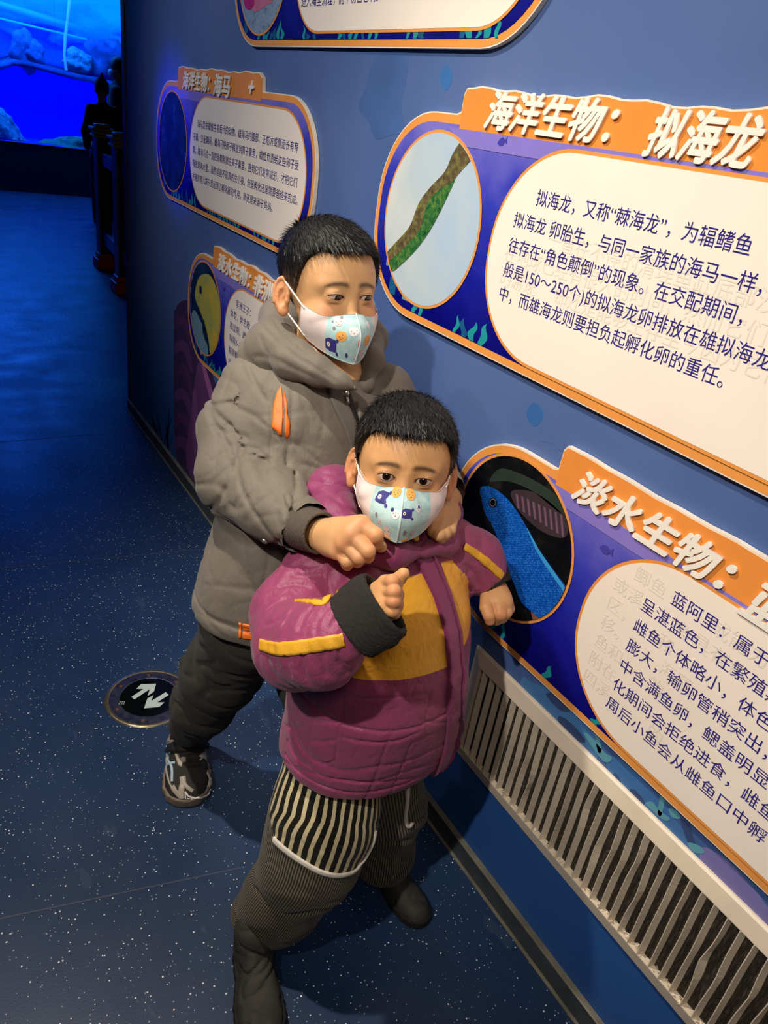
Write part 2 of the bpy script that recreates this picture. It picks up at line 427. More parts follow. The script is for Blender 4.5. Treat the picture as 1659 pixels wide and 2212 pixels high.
def weeds(s, z, w, seed, lo=0.0, hi=None):
    r = random.Random(seed); hi = hi or w - 0.1
    x = 0.19 + lo
    while x < hi:
        weed(s, z + r.random() * 0.0004, x, 0.015, r.uniform(0.012, 0.05), r.choice([P_teal, P_teal, P_teal2]), r.uniform(-0.01, 0.012), r.uniform(0.005, 0.010)); x += r.choice([0.02, 0.024, 0.03, 0.12])
    for x, hh, m in ((0.075, 0.12, P_sage), (0.105, 0.09, P_teal2), (0.15, 0.07, P_sage), (0.19, 0.05, P_teal2)):
        weed(s, z + 0.0002, x, 0.030 + (0.05 if x < 0.1 else 0), hh, m, 0.01, 0.014)
def little_fish(s, z, x, y, sc, ang=0.0, mat=None):
    p = [(-1, 0.0), (-0.5, 0.42), (0.1, 0.5), (0.5, 0.12), (0.95, 0.5), (0.85, 0.0), (0.95, -0.5), (0.5, -0.12), (0.1, -0.5), (-0.5, -0.42)]
    p = [(x + sc * (a * math.cos(ang) - b * math.sin(ang)), y + sc * (a * math.sin(ang) + b * math.cos(ang))) for a, b in p]
    decal('printed_fish', p[::-1], mat or P_fish, s, z + 0.0016, 0.0003)

def para(s, z, lines, x, y, adv, pitch, mat=P_text, name='printed_text', size=None, bold=0.0, indent0=1.6):
    size = size or adv
    for i, t in enumerate(lines):
        if not t: continue
        me = text_mesh(t, 1.0)
        wd_ = max(vv.co.x for vv in me.vertices); 
        nch = sum(1.0 if ord(ch) > 255 else 0.56 for ch in t)
        xx = x + (indent0 * adv if i == 0 else 0)
        for run in re.finditer(r'[^ ]+(?: [^ ]+)*', t):     # runs parted by wide gaps are separate
            text_at(name, run.group(), xx + 0.55 * adv * run.start() if run.start() == 0 else xx + adv * 0.95 * len(t[:run.start()].strip()) + adv * 0.3 * t[:run.start()].count(' '), y - i * pitch, adv, mat, s, z + (0.00275 if mat is P_text else 0.0029), bold=bold)
def title(s, z, runs, y, xs=1.1):
    """raised acrylic title letters; runs = (text, x, size, y offset)"""
    for t, x, sz, dy, *xx in runs:
        text_at('title_letters', t, x, y + dy, sz, M_letter, s, z + 0.0036, bold=sz * 0.028, shear=0.28, ext=0.0016, xs=xx[0] if xx else xs)

# photographs printed on the signs --------------------------------
def photo_mat(name, build):
    n = NT(name, rough=0.28); v = n.coord(); s_ = n.n('ShaderNodeSeparateXYZ'); n.l(v, s_.inputs[0])
    n.color(build(n, v, s_.outputs['X'], s_.outputs['Y'])); return n.m
M_photo_sky = photo_mat('photo_pale_sky', lambda n, v, x, y: n.ramp(n.math('ADD', n.math('MULTIPLY', n.noise(v, 9, 2), 0.5), n.math('MULTIPLY', x, 1.2)), [(0.2, rgb(222, 226, 220)), (0.42, rgb(190, 206, 214)), (0.6, rgb(176, 200, 220))]))
M_photo_dark = photo_mat('photo_dark_rock', lambda n, v, x, y: n.ramp(n.noise(v, 14, 5, 0.6), [(0.35, rgb(6, 8, 12)), (0.55, rgb(16, 18, 20)), (0.68, rgb(44, 36, 32)), (0.8, rgb(36, 52, 60))]))
M_photo_blue = photo_mat('photo_deep_blue', lambda n, v, x, y: n.ramp(n.noise(v, 16, 6, 0.65), [(0.4, rgb(14, 34, 72)), (0.6, rgb(22, 52, 96)), (0.72, rgb(70, 100, 140)), (0.8, rgb(120, 150, 170))]))
M_photo_cich = photo_mat('photo_dark_water', lambda n, v, x, y: n.ramp(n.noise(v, 10, 4), [(0.3, rgb(12, 24, 52)), (0.7, rgb(30, 60, 96))]))
M_photo_reef = photo_mat('photo_reef', lambda n, v, x, y: n.ramp(n.noise(v, 40, 6, 0.7), [(0.3, rgb(90, 120, 150)), (0.5, rgb(150, 175, 200)), (0.7, rgb(60, 80, 130))]))
def scale_mat(name, c0, c1, c2, sc):
    n = NT(name, rough=0.28); v = n.coord()
    vo = n.n('ShaderNodeTexVoronoi', feature='F1'); vo.inputs['Scale'].default_value = sc; vo.inputs['Randomness'].default_value = 0.35
    n.l(n.mapping(v, (1, 1.3, 1), (0, 0, 0.9)), vo.inputs['Vector'])
    a = n.ramp(vo.outputs['Distance'], [(0.1, c1), (0.45, c0), (0.7, c2)])
    n.color(n.mix(n.math('MULTIPLY', n.noise(v, 18, 4), 0.7), a, c0)); return n.m
M_fish_blue = scale_mat('photo_blue_fish', rgb(16, 92, 196), rgb(70, 156, 230), rgb(8, 40, 122), 210)
M_pipe = photo_mat('photo_green_pipefish', lambda n, v, x, y: n.ramp(n.noise(v, 120, 4, 0.6), [(0.3, rgb(28, 74, 44)), (0.5, rgb(52, 112, 58)), (0.7, rgb(110, 140, 60))]))
M_pipe2 = photo_mat('photo_brown_pipefish', lambda n, v, x, y: n.ramp(n.noise(v, 90, 4, 0.6), [(0.3, rgb(70, 60, 42)), (0.5, rgb(104, 92, 64)), (0.7, rgb(132, 140, 66))]))
M_cich = photo_mat('photo_yellow_fish', lambda n, v, x, y: n.ramp(n.math('ADD', n.noise(v, 22, 4), n.math('MULTIPLY', x, 0.8)), [(0.35, rgb(120, 150, 120)), (0.55, rgb(168, 170, 84)), (0.85, rgb(206, 176, 60))]))
CLIP = None
def plm(c): return pmat('photo_%d_%d_%d' % c, c, 0.3, 0.12, 40)
def sign_poly(s, yl, zb, pxs, mat, z, sm=5, name='printed_shape', clip=None):
    pts = []
    for p in pxs:
        u_, v_ = wuv(p[0], p[1], 0.012); pts.append((u_ + yl, v_ - zb))
    if sm: pts = [tuple(p) for p in spline(pts, sm)]
    if CLIP:       # keep the picture inside its round frame
        cx_, cy_, r_ = CLIP; q = []
        for x, y in pts:
            d = math.hypot(x - cx_, y - cy_); q.append((x, y) if d < r_ else (cx_ + (x - cx_) * r_ / d, cy_ + (y - cy_) * r_ / d))
        pts = q
    a = sum(pts[i - 1][0] * pts[i][1] - pts[i][0] * pts[i - 1][1] for i in range(len(pts)))
    if a < 0: pts = pts[::-1]
    return decal(name, pts, mat, s, z, 0.0003)

# -- the large sign top right ------------------------------------
YL, ZB = 1.408, 1.038
s2, z2 = sign(YL, ZB, 'large sign top right with a pipefish photo and five lines of text', b0=0.238, b1=1.12)
weeds(s2, z2, 1.27, 3)
sign_panel(s2, z2, YL - 1.024, 1.27 - 0.05, y0=0.020, y1=0.334)
sign_photo(s2, z2, YL - 1.2135, 1.2215 - ZB, 0.150, M_photo_sky); CLIP = (YL - 1.2135, 1.2215 - ZB, 0.1495)
sign_poly(s2, YL, ZB, [(1010, 290), (1030, 325), (1015, 350), (985, 385), (965, 430), (940, 480), (915, 520), (880, 560), (830, 600), (826, 560), (850, 530), (885, 490), (905, 440), (930, 405), (962, 370), (980, 330)], M_pipe2, z2 + 0.0027, 4, 'printed_pipefish')
sign_poly(s2, YL, ZB, [(975, 395), (985, 385), (965, 430), (940, 480), (915, 520), (880, 560), (830, 600), (832, 575), (880, 530), (910, 490), (925, 440), (950, 410)], M_pipe, z2 + 0.0031, 4, 'printed_pipefish')
CLIP = None
little_fish(s2, z2, YL - 1.045, 1.372 - ZB + 0.0, 0.013, 0.25)
title(s2, z2, [('海洋生物：', YL - 1.100, 0.0585, 0.0), ('拟海龙', YL - 0.755, 0.0610, -0.006, .88)], 1.3925 - ZB)
para(s2, z2, ['拟海龙，又称“棘海龙”，为辐鳍鱼', '拟海龙 卵胎生，与同一家族的海马一样，', '往存在“角色颠倒”的现象。在交配期间，', '般是150～250个)的拟海龙卵排放在雄拟海龙', '中，而雄海龙则要担负起孵化卵的重任。'], YL - 0.979, 1.3165 - ZB - 0.022, 0.0258, 0.0385, bold=0.0001)
para(s2, z2 - 0.0003, ['一直在不停的清理鱼缸底部沙子', '在地球已经有很久的时间，然而它们', '的游速     却还是能够生存至今因为它们'], YL - 0.985, 1.240 - ZB, 0.0305, 0.037, P_ghost, 'printed_ghost_text', indent0=3)

# -- the sign low right --------------------------------------------
YL, ZB = 0.996, 0.556
s4, z4 = sign(YL, ZB, 'lower right sign with a blue fish photo, its left end behind the small boy', b0=0.242, b1=1.12, banner=0.046, bumps=0.0015)
weeds(s4, z4, 1.27, 8)
sign_panel(s4, z4, YL - 0.628, 1.27 - 0.05, y0=0.020, y1=0.334)
sign_photo(s4, z4, 0.178, 0.205, 0.146, M_photo_dark); CLIP = (0.178, 0.205, 0.1455)
sign_poly(s4, YL, ZB, [(1070, 1020), (1090, 1012), (1140, 1030), (1190, 1060), (1225, 1100), (1232, 1120), (1200, 1100), (1150, 1060), (1100, 1040), (1060, 1040)], plm((46, 58, 52)), z4 + 0.0027, 4, 'printed_rock')
sign_poly(s4, YL, ZB, [(1105, 1062), (1150, 1062), (1195, 1090), (1228, 1130), (1222, 1160), (1195, 1158), (1160, 1140), (1120, 1100)], plm((62, 50, 56)), z4 + 0.0027, 4, 'printed_fish')
for k in range(9):
    x = 1115 + k * 12; y = 1066 + k * 5.5
    sign_poly(s4, YL, ZB, [(x, y), (x + 5, y + 3), (x + 9, y + 34 + k * 2), (x + 4, y + 32 + k * 2)], plm((112, 84, 104)), z4 + 0.0031, 0, 'printed_fish_stripe')
sign_poly(s4, YL, ZB, [(1038, 1062), (1045, 1050), (1062, 1052), (1085, 1066), (1112, 1095), (1140, 1140), (1165, 1185), (1190, 1222), (1230, 1275), (1250, 1310), (1240, 1340), (1215, 1370), (1190, 1368), (1160, 1330), (1128, 1300), (1112, 1260), (1092, 1210), (1078, 1165), (1062, 1130), (1048, 1105)], M_fish_blue, z4 + 0.0035, 4, 'printed_blue_fish')
sign_poly(s4, YL, ZB, [(1140, 1140), (1165, 1185), (1190, 1222), (1226, 1275), (1236, 1296), (1222, 1280), (1186, 1230), (1160, 1188)], plm((60, 160, 226)), z4 + 0.0039, 4, 'printed_fin')
sign_poly(s4, YL, ZB, [(1148, 1318), (1165, 1335), (1195, 1352), (1180, 1366), (1160, 1362)], plm((130, 84, 70)), z4 + 0.0031, 4, 'printed_fin')
for rr_, c_, z_ in ((11, (20, 24, 40), 0), (8.5, (120, 128, 140), 0.0004), (6.5, (8, 10, 16), 0.0008)):
    sign_poly(s4, YL, ZB, [(1067 + rr_ * 0.8 * math.cos(a), 1085 + rr_ * math.sin(a)) for a in [k * math.pi / 6 for k in range(12)]], plm(c_), z4 + 0.0039 + z_, 2, 'printed_eye')
CLIP = None
little_fish(s4, z4, 0.375, BH - 0.070, 0.014, 0.2)
title(s4, z4, [('淡水生物：', 0.282, 0.0585, 0.0), ('蓝阿里', 0.592, 0.0640, -0.010)], 0.345)
para(s4, z4, ['蓝阿里：属于', '呈湛蓝色，在繁殖期', '雌鱼个体略小，体色', '膨大，输卵管稍突出，', '中含满鱼卵，鳃盖明显', '化期间会拒绝进食，雌鱼', '周后小鱼会从雌鱼口中孵'], 0.4605, 0.2845, 0.0256, 0.0370, bold=0.0001)
para(s4, z4 - 0.0003, ['鲫鱼         或能力和数', '或溪       鱼具有色', '区，     和', '移。       海草', '鱼和      的', '附在', '四溪         的'], 0.405, 0.283, 0.0290, 0.0350, P_ghost, 'printed_ghost_text', indent0=1.0)

# -- seahorse sign on the far left ---------------------------------
YL, ZB = 2.967, 1.036
s1, z1 = sign(YL, ZB, 'far left upper sign with white text panel, lit blue and purple on its left end', b0=0.240, b1=0.93, bumps=0.0035)
weeds(s1, z1, 1.27, 4)
sign_panel(s1, z1, YL - 2.588, 1.27 - 0.045, y0=0.030, y1=0.332)
sign_photo(s1, z1, YL - 2.776, 0.183, 0.150, M_photo_blue)
title(s1, z1, [('海洋生物：', YL - 2.668, 0.0520, 0.0), ('海马', YL - 2.385, 0.0600, -0.006), ('+', YL - 2.125, 0.060, 0.0)], 1.387 - ZB)
para(s1, z1, ['海马是由雄性生育后代的动物。雄海马的腹部、正前方或侧面长有育', '子囊。交配期间，雌海马把卵子释放到育子囊里，雄性负责给这些卵子受', '精。雄海马会一直把受精卵放在育子囊里，直到它们发育成形，才把它们', '释放到海水里。虽然爸爸不是真的生小孩，但是孵化还是需要爸爸来完成。', '爸爸的育儿袋只是起到了孵化器的作用，卵还是来源于妈妈。'], YL - 2.560, 1.285 - ZB, 0.0243, 0.0385, bold=0.0002)

# -- sign behind the big boy ---------------------------------------
YL, ZB = 2.590, 0.558
s5, z5 = sign(YL, ZB, 'lower left sign with a yellow fish photo, half hidden behind the taller boy', b0=0.240, b1=1.12, banner=0.042, bumps=0.004)
weeds(s5, z5, 1.27, 6)
sign_panel(s5, z5, YL - 2.222, 1.27 - 0.045, y0=0.020, y1=0.330)
sign_photo(s5, z5, YL - 2.413, 0.192, 0.148, M_photo_cich); CLIP = (YL - 2.413, 0.192, 0.1475)
sign_poly(s5, YL, ZB, [(424, 650), (422, 630), (430, 600), (442, 592), (455, 596), (468, 622), (476, 660), (479, 690), (476, 722), (468, 745), (455, 765), (452, 740), (446, 710), (436, 680)], M_cich, z5 + 0.0027, 4, 'printed_yellow_fish')
sign_poly(s5, YL, ZB, [(414, 690), (420, 670), (432, 690), (444, 720), (450, 768), (440, 770), (425, 745)], plm((116, 150, 170)), z5 + 0.0026, 4, 'printed_water')
sign_poly(s5, YL, ZB, [(440, 690), (446, 712), (450, 745), (444, 735), (438, 712)], plm((24, 44, 60)), z5 + 0.0031, 4, 'printed_fin')
sign_poly(s5, YL, ZB, [(432, 618), (436, 620), (436, 634), (432, 632)], plm((24, 44, 60)), z5 + 0.0031, 4, 'printed_eye')
CLIP = None
little_fish(s5, z5, 0.345, BH - 0.068, 0.013, 0.2)
title(s5, z5, [('淡水生物：', YL - 2.302, 0.0540, 0.0), ('非洲王', YL - 2.020, 0.0640, -0.006)], 1.3865 - 1.036)
para(s5, z5, ['非洲王子：', '体型，体色橙', '和显眼。雌', '每隔2~3星', '精卵孵化', '段时间'], YL - 2.180, 0.272, 0.0262, 0.0385, bold=0.0001)

# -- sign cut by the top of the picture ------------------------------
YL, ZB = 2.262, 1.500
s3, z3 = sign(YL, ZB, 'topmost sign, cut by the top edge of the picture, one line of text showing', w=1.28, banner=0.04)
weeds(s3, z3, 1.28, 9)
sign_panel(s3, z3, YL - 1.872, 1.28 - 0.052, y0=0.030, y1=0.334, r=0.13)
sign_photo(s3, z3, YL - 2.070, 0.178, 0.150, M_photo_reef); CLIP = (YL - 2.070, 0.178, 0.1495)
sign_poly(s3, YL, ZB, [(532, 0), (548, -8), (575, -10), (590, 4), (575, 12), (555, 26), (540, 18)], plm((206, 120, 150)), z3 + 0.0027, 4, 'printed_shape')
sign_poly(s3, YL, ZB, [(528, -5), (545, -8), (550, 10), (538, 22), (530, 14)], plm((190, 40, 120)), z3 + 0.0031, 4, 'printed_shape')
CLIP = None
para(s3, z3, ['进入嘴里清理，而不伤害它们。'], YL - 1.835, 0.078, 0.0256, 0.0385, bold=0.0001, indent0=0)
# ================================================================ AIR GRILLE
M_cream = plain('cream_paint', rgb(222, 208, 186), 0.42, 0.06, 18, 0.1)
M_creamd = plain('cream_paint_soiled', rgb(214, 196, 176), 0.55, 0.18, 60, 0.3)
n = NT('grimy_filter', rough=0.8)
v = n.coord()
f = n.noise(n.mapping(v, (1, 40, 6)), 9, 6, 0.65)
n.color(n.ramp(f, [(0.3, rgb(20, 17, 14)), (0.5, rgb(44, 38, 30)), (0.66, rgb(84, 74, 58)), (0.8, rgb(120, 112, 96))]))
n.bump(f, 0.8, 0.002); M_filter = n.m
GY0, GY1, GZ0, GZ1 = 0.843, -0.62, 0.240, 0.507
gr = thing('air_grille', 'long cream metal air grille with bent vertical slats, low on the blue wall', 'air vent', (WX, GY0, GZ0))
def g(y0, y1, z0, z1, x0, x1, name, mat, bev=0.0):
    o = bm_obj(name, box_bm(x0, x1, y0 - GY0, y1 - GY0, z0 - GZ0, z1 - GZ0, bev), mat, gr); return o
fw = 0.029
DP = 0.014   # frame stands proud of the wall
# frame: mitred picture-frame ring with a sloped inner lip
bm = bmesh.new()
def ringp(y0, y1, z0, z1, x): return [bm.verts.new((x, y - GY0, z - GZ0)) for y, z in ((y0, z0), (y1, z0), (y1, z1), (y0, z1))]
rs = [ringp(GY0, GY1, GZ0, GZ1, -0.0005), ringp(GY0, GY1, GZ0, GZ1, -0.004), ringp(GY0 - 0.003, GY1 + 0.003, GZ0 + 0.003, GZ1 - 0.003, -0.0075),
      ringp(GY0 - fw, GY1 + fw, GZ0 + fw, GZ1 - fw, -DP), ringp(GY0 - fw - 0.0015, GY1 + fw + 0.0015, GZ0 + fw + 0.0015, GZ1 - fw - 0.0015, -DP), ringp(GY0 - fw - 0.0015, GY1 + fw + 0.0015, GZ0 + fw + 0.0015, GZ1 - fw - 0.0015, -0.0008)]
for a, b in zip(rs, rs[1:]):
    for k in range(4): bm.faces.new((a[k], a[(k + 1) % 4], b[(k + 1) % 4], b[k]))
bmesh.ops.recalc_face_normals(bm, faces=bm.faces[:])
bm_obj('frame', bm, M_cream, gr)
g(GY1 + fw, GY0 - fw, GZ0 + fw, GZ1 - fw, -0.0016, -0.0006, 'filter_mesh', M_filter)
for yy, zz in ((GY0 - 0.037, GZ1 - 0.045),):
    bm = bmesh.new(); bmesh.ops.create_uvsphere(bm, u_segments=10, v_segments=6, radius=0.0028)
    for q in bm.verts: q.co = Vector((-0.006 + q.co.x * 0.4, yy - GY0 + q.co.y, zz - GZ0 + q.co.z))
    bm_obj('screw', bm, M_creamd, gr, True)
# slats: thin blades, angled, several of them kinked
rg = random.Random(11)
y = 0.7985; k = 0
while y > GY1 + fw:
    bent = rg.choice([0, 0, 0, 1, 1, 2]) if k > 5 else 0
    amp = rg.uniform(0.002, 0.0045) * (1 if bent else 0.25); zk = rg.uniform(0.45, 0.8); sgn = rg.choice([-1, 1])
    ang = -math.radians(66 if k < 4 else 73 + rg.uniform(-7, 7))
    m = 11; V = []; F = []
    for i in range(m):
        t = i / (m - 1); zz = GZ0 + fw + 0.002 + t * (GZ1 - GZ0 - 2 * fw - 0.004)
        off = sgn * amp * math.exp(-((t - zk) / 0.16) ** 2)
        aa = ang + sgn * (0.5 if bent == 2 else 0.22) * (amp / 0.004) * math.exp(-((t - zk + 0.1) / 0.12) ** 2)
        w2 = 0.0063; c = (-0.0086, y + off - GY0)
        dx, dy = math.sin(aa) * w2, math.cos(aa) * w2
        dx = max(-0.0061, min(dx, 0.0061))
        px_, py_ = -dy / w2 * 0.0007, dx / w2 * 0.0007
        for sx_, sy_ in ((dx + px_, dy + py_), (dx - px_, dy - py_), (-dx - px_, -dy - py_), (-dx + px_, -dy + py_)):
            V.append((c[0] + sx_, c[1] + sy_ + (0), zz - GZ0))
    for i in range(m - 1):
        for j in range(4):
            a = i * 4 + j; b = i * 4 + (j + 1) % 4; F.append((a, b, b + 4, a + 4))
    F += [(3, 2, 1, 0), (m * 4 - 4, m * 4 - 3, m * 4 - 2, m * 4 - 1)]
    o = mesh_obj('slat', V, F, M_cream, gr); k += 1
    y -= 0.0212
# flaked paint and dust gathered on the lower ledge
bm = bmesh.new()
for k in range(420):
    yy = rg.uniform(GY1 + fw, GY0 - fw - 0.004); w_ = rg.uniform(0.0010, 0.0036)
    c = Vector((rg.uniform(-0.0125, -0.0025), yy - GY0, fw + rg.uniform(0.0015, 0.0085) * rg.random() + 0.001))
    mm = Matrix.Rotation(rg.uniform(0, 6.28), 3, Vector((rg.random() - .5, rg.random() - .5, rg.random() - .5)).normalized())
    vv = [bm.verts.new(c + mm @ Vector(p) * w_) for p in ((-1, -1, 0), (1, -.7, .2), (.8, 1, -.1), (-.9, .8, .3), (0, 0, .9))]
    bm.faces.new(vv[:4]); bm.faces.new((vv[0], vv[1], vv[4])); bm.faces.new((vv[2], vv[3], vv[4]))
dustm = plain('paint_flakes', rgb(228, 212, 190), 0.55, 0.25, 300)
d_ = bm_obj('paint_flakes', bm, dustm, gr); d_['kind'] = 'stuff'

# ================================================================ EVACUATION LIGHT SET IN THE FLOOR
cx0, cy0 = fpt(322, 1507)
fl_ = thing('floor_exit_light', 'round steel-rimmed exit light with two arrows, flush in the dark floor', 'floor light', (cx0, cy0, 0))
n = NT('brushed_steel', rough=0.35, metal=0.9); v = n.coord()
n.color(n.ramp(n.noise(v, 60, 5), [(0.3, rgb(70, 78, 112)), (0.7, rgb(120, 122, 140))])); M_steel = n.m
M_blackglass = plain('black_glass', rgb(8, 14, 14), 0.12, 0.0)
M_arrow = glow('arrow_print', rgb(176, 192, 186), 0.12)
def lathe(prof, n_=64):
    bm = bmesh.new(); rings = [[bm.verts.new((r * math.cos(2 * math.pi * k / n_), r * math.sin(2 * math.pi * k / n_), z)) for k in range(n_)] for r, z in prof]
    for a, b in zip(rings, rings[1:]):
        for k in range(n_): bm.faces.new((a[k], a[(k + 1) % n_], b[(k + 1) % n_], b[k]))
    bm.faces.new(rings[-1]); bmesh.ops.recalc_face_normals(bm, faces=bm.faces[:]); return bm
RO = 0.102
bm_obj('outer_ring', lathe([(RO + .005, 0.0002), (RO + 0.003, 0.0022), (RO, 0.0035), (RO - 0.004, 0.0035), (RO - 0.0055, 0.0022)]), plain('worn_steel_edge', rgb(150, 140, 112), 0.3, 0.3, 40, metal=0.8), fl_, True)
bm_obj('ring_plate', lathe([(RO - 0.004, 0.0026), (0.072, 0.0034), (0.070, 0.0026)]), M_steel, fl_)
bm_obj('glass_disc', lathe([(0.0705, 0.0030), (0.0698, 0.0040), (0.067, 0.0042)]), M_blackglass, fl_)
for a in (20, 75, 130, 190, 245, 300, 350):
    o = bm_obj('screw', lathe([(0.0042, 0.0), (0.0040, 0.0008), (0.003, 0.0010)], 12), plain('brass_screw', rgb(150, 110, 80), 0.4, metal=0.7) if a == 20 else bpy.data.materials['brass_screw'], fl_)
    o.location = (0.084 * math.cos(math.radians(a)), 0.084 * math.sin(math.radians(a)), 0.0030)
def fl_local(pxs): 
    out = []
    for p in pxs:
        q = fpt(*p); out.append((q[0] - cx0, q[1] - cy0))
    a = sum(out[i - 1][0] * out[i][1] - out[i][0] * out[i - 1][1] for i in range(len(out)))
    return out[::-1] if a < 0 else out
def zc(p): return (160 + p[0] * 540 / 1659, 1300 + p[1] * 540 / 1659)
for poly in ([(380, 640), (400, 657), (503, 588), (487, 634), (530, 605), (545, 552), (445, 556), (413, 586), (460, 588)],
             [(628, 627), (608, 608), (512, 668), (527, 628), (487, 650), (464, 716), (566, 706), (600, 676), (552, 676)]):
    decal('arrow', fl_local([zc(p) for p in poly]), M_arrow, fl_, 0.0043, 0.0003)
for i in range(3):
    for j in range(2):
        b_ = (303 + i * 14 - j * 5, 668 + j * 13)
        decal('printed_mark', fl_local([zc(p) for p in ((b_[0], b_[1]), (b_[0] + 9, b_[1]), (b_[0] + 7, b_[1] + 9), (b_[0] - 2, b_[1] + 9))]), pmat('mark_grey', (140, 150, 146)), fl_, 0.0043, 0.0003)

# ================================================================ BIG TANK AND THE DARK HALL BEHIND
TX0, TX1, TY = -1.2, 4.2, 11.0
tz0 = 0.565
struct(bm_obj('wall_far', box_bm(-3.2, 5.0, TY, TY + 0.12, 0, tz0 - 0.005), plain('far_wall', rgb(8, 16, 60), 0.8)))
struct(bm_obj('wall_tank_side', box_bm(-3.2, TX0, TY, TY + 0.12, tz0, 2.75), M_dark))
tk = thing('aquarium_tank', 'big glowing blue aquarium tank beyond the dark hall', 'aquarium', (1.8, TY, tz0))
def loc(o): o.matrix_parent_inverse = tk.matrix_basis.inverted() if 0 else Matrix.Translation((-1.8, -TY, -tz0)); return o
n = NT('lit_backdrop', rough=0.8, col=(0.0, 0.0, 0.2, 1)); v = n.coord()
s_ = n.n('ShaderNodeSeparateXYZ'); n.l(v, s_.inputs[0])
zw = n.math('ADD', s_.outputs['Z'], n.math('MULTIPLY', n.math('SUBTRACT', n.noise(n.mapping(v, (1, 1, 2.5), (0, .25, 0)), 1.6, 4, 0.55, 0.4), 0.5), 0.7))
mp = n.math('DIVIDE', zw, 2.6)
ec = n.ramp(mp, [(0.0, (0, 0, 1)), (0.56, (0, 0.002, 1)), (0.60, (0, 0.05, 1)), (0.68, (0, 0.012, 0.75)), (0.74, (0, 0.14, 1.0)), (0.84, (0.0, 0.32, 1.0))])
n.l(ec, n.b.inputs['Emission Color']); n.b.inputs['Emission Strength'].default_value = 1.0
M_backdrop = n.m
loc(bm_obj('lit_backdrop', box_bm(TX0, TX1, 12.0, 12.05, tz0, 2.75), M_backdrop, tk))
loc(bm_obj('tank_bottom', box_bm(TX0, TX1, TY, 12.0, tz0 - 0.02, tz0), plain('tank_bottom_sand', rgb(10, 40, 200), 0.8), tk))
n = NT('tank_glass', rough=0.02, col=(0.9, 0.95, 1, 1)); n.b.inputs['Transmission Weight'].default_value = 1.0; n.b.inputs['IOR'].default_value = 1.02
loc(bm_obj('glass_pane', box_bm(TX0, 1.985, TY - 0.01, TY, tz0, 2.75), n.m, tk))
loc(bm_obj('glass_pane', box_bm(1.985, TX1, TY - 0.01, TY, tz0, 2.75), n.m, tk))
def blob(name, c, r, mat, seed, parent, rough_=0.18, sub=4, cut=None, label=None):
    bm = bmesh.new(); bmesh.ops.create_icosphere(bm, subdivisions=sub, radius=1.0)
    rr = random.Random(seed); ph = [rr.uniform(0, 6) for _ in range(9)]
    for q in bm.verts:
        p = q.co.copy()
        d = 1 + rough_ * (math.sin(p.x * 3.1 + ph[0]) * math.sin(p.y * 2.7 + ph[1]) + 0.6 * math.sin(p.z * 5.3 + ph[2] + p.x * 2) + 0.35 * math.sin(p.x * 11 + ph[3]) * math.sin(p.z * 9 + ph[4]) + 0.2 * math.sin(p.y * 17 + p.z * 13 + ph[5]))
        q.co = Vector((c[0] + p.x * r[0] * d, c[1] + p.y * r[1] * d, max(c[2] + p.z * r[2] * d, cut if cut is not None else -9)))
    return bm_obj(name, bm, mat, parent, True)
def rockm(name, a, b, c, sc=7):
    n = NT(name, rough=0.8); v = n.coord(); n.color(n.ramp(n.noise(v, sc, 8, 0.7), [(0.3, a), (0.5, b), (0.7, c)])); n.bump(n.noise(v, sc * 2, 6), 0.8, 0.03); return n.m
R1 = rockm('tank_rock', rgb(20, 60, 120), rgb(60, 150, 200), rgb(110, 200, 220), 9)
R2 = rockm('tank_mound', rgb(20, 90, 90), rgb(40, 140, 140), rgb(130, 160, 90), 8)
R3 = rockm('tank_far_rock', rgb(20, 70, 150), rgb(30, 100, 190), rgb(50, 140, 220), 4)
def aty(px, py, y):
    d = RW @ np.array([px - 829.5, py - 1106.0, FPX]); t = y / d[1]; return (d[0] * t, y, CAM_H + d[2] * t)
def rock(px, py, y, r, mat, seed, label, cut=None, rg_=0.18):
    c = aty(px, py, y); o = blob('tank_rock', c, r, mat, seed, None, rg_, 4, cut); tag(o, label, 'rock'); return o
tk_items = []
rock(5, 305, 11.35, (0.27, 0.2, 0.36), R1, 2, 'pale rough boulder at the lower left of the tank', tz0)
rock(160, 325, 11.3, (0.36, 0.2, 0.15), R2, 3, 'low mossy mound on the tank floor near the railing', tz0)
# the ledge that divides the tank, with its rocks
ledge = []
bm = bmesh.new()
pts = [(-60, 146), (0, 141), (30, 132), (60, 136), (100, 146), (150, 160), (200, 170), (262, 186), (330, 200)]
top = [aty(x, y, 11.62) for x, y in pts]
rows = []
for j, (dy, dz) in enumerate(((0.0, -0.05), (-0.02, -0.01), (0.02, 0.02), (0.38, 0.06))):
    rows.append([bm.verts.new((p[0], p[1] + dy, p[2] + dz)) for p in top])
for a, b in zip(rows, rows[1:]):
    for k in range(len(a) - 1): bm.faces.new((a[k], a[k + 1], b[k + 1], b[k]))
bmesh.ops.solidify(bm, geom=bm.faces[:], thickness=0.03)
loc(bm_obj('ledge', bm, R3, tk, True))
rock(50, 108, 11.75, (0.17, 0.1, 0.22), R3, 5, 'leaning boulder on the tank ledge, left of the bubble column', None, 0.2)
rock(75, 118, 11.72, (0.14, 0.08, 0.13), R3, 6, 'small rock leaning against the boulder on the tank ledge', None, 0.2)
rock(168, 135, 11.75, (0.19, 0.12, 0.14), R1, 7, 'pale folded coral rock right of the bubble column', None, 0.2)
rock(236, 125, 11.80, (0.28, 0.12, 0.24), R3, 8, 'large dark rock on the ledge behind the railing people', None, 0.22)
bm = tube_bm([aty(x, y, 11.65) for x, y in ((155, -40), (151, 0), (146, 40), (141, 80), (139, 120), (143, 152))], [0.018, 0.024, 0.016, 0.020, 0.014, 0.018], 10)
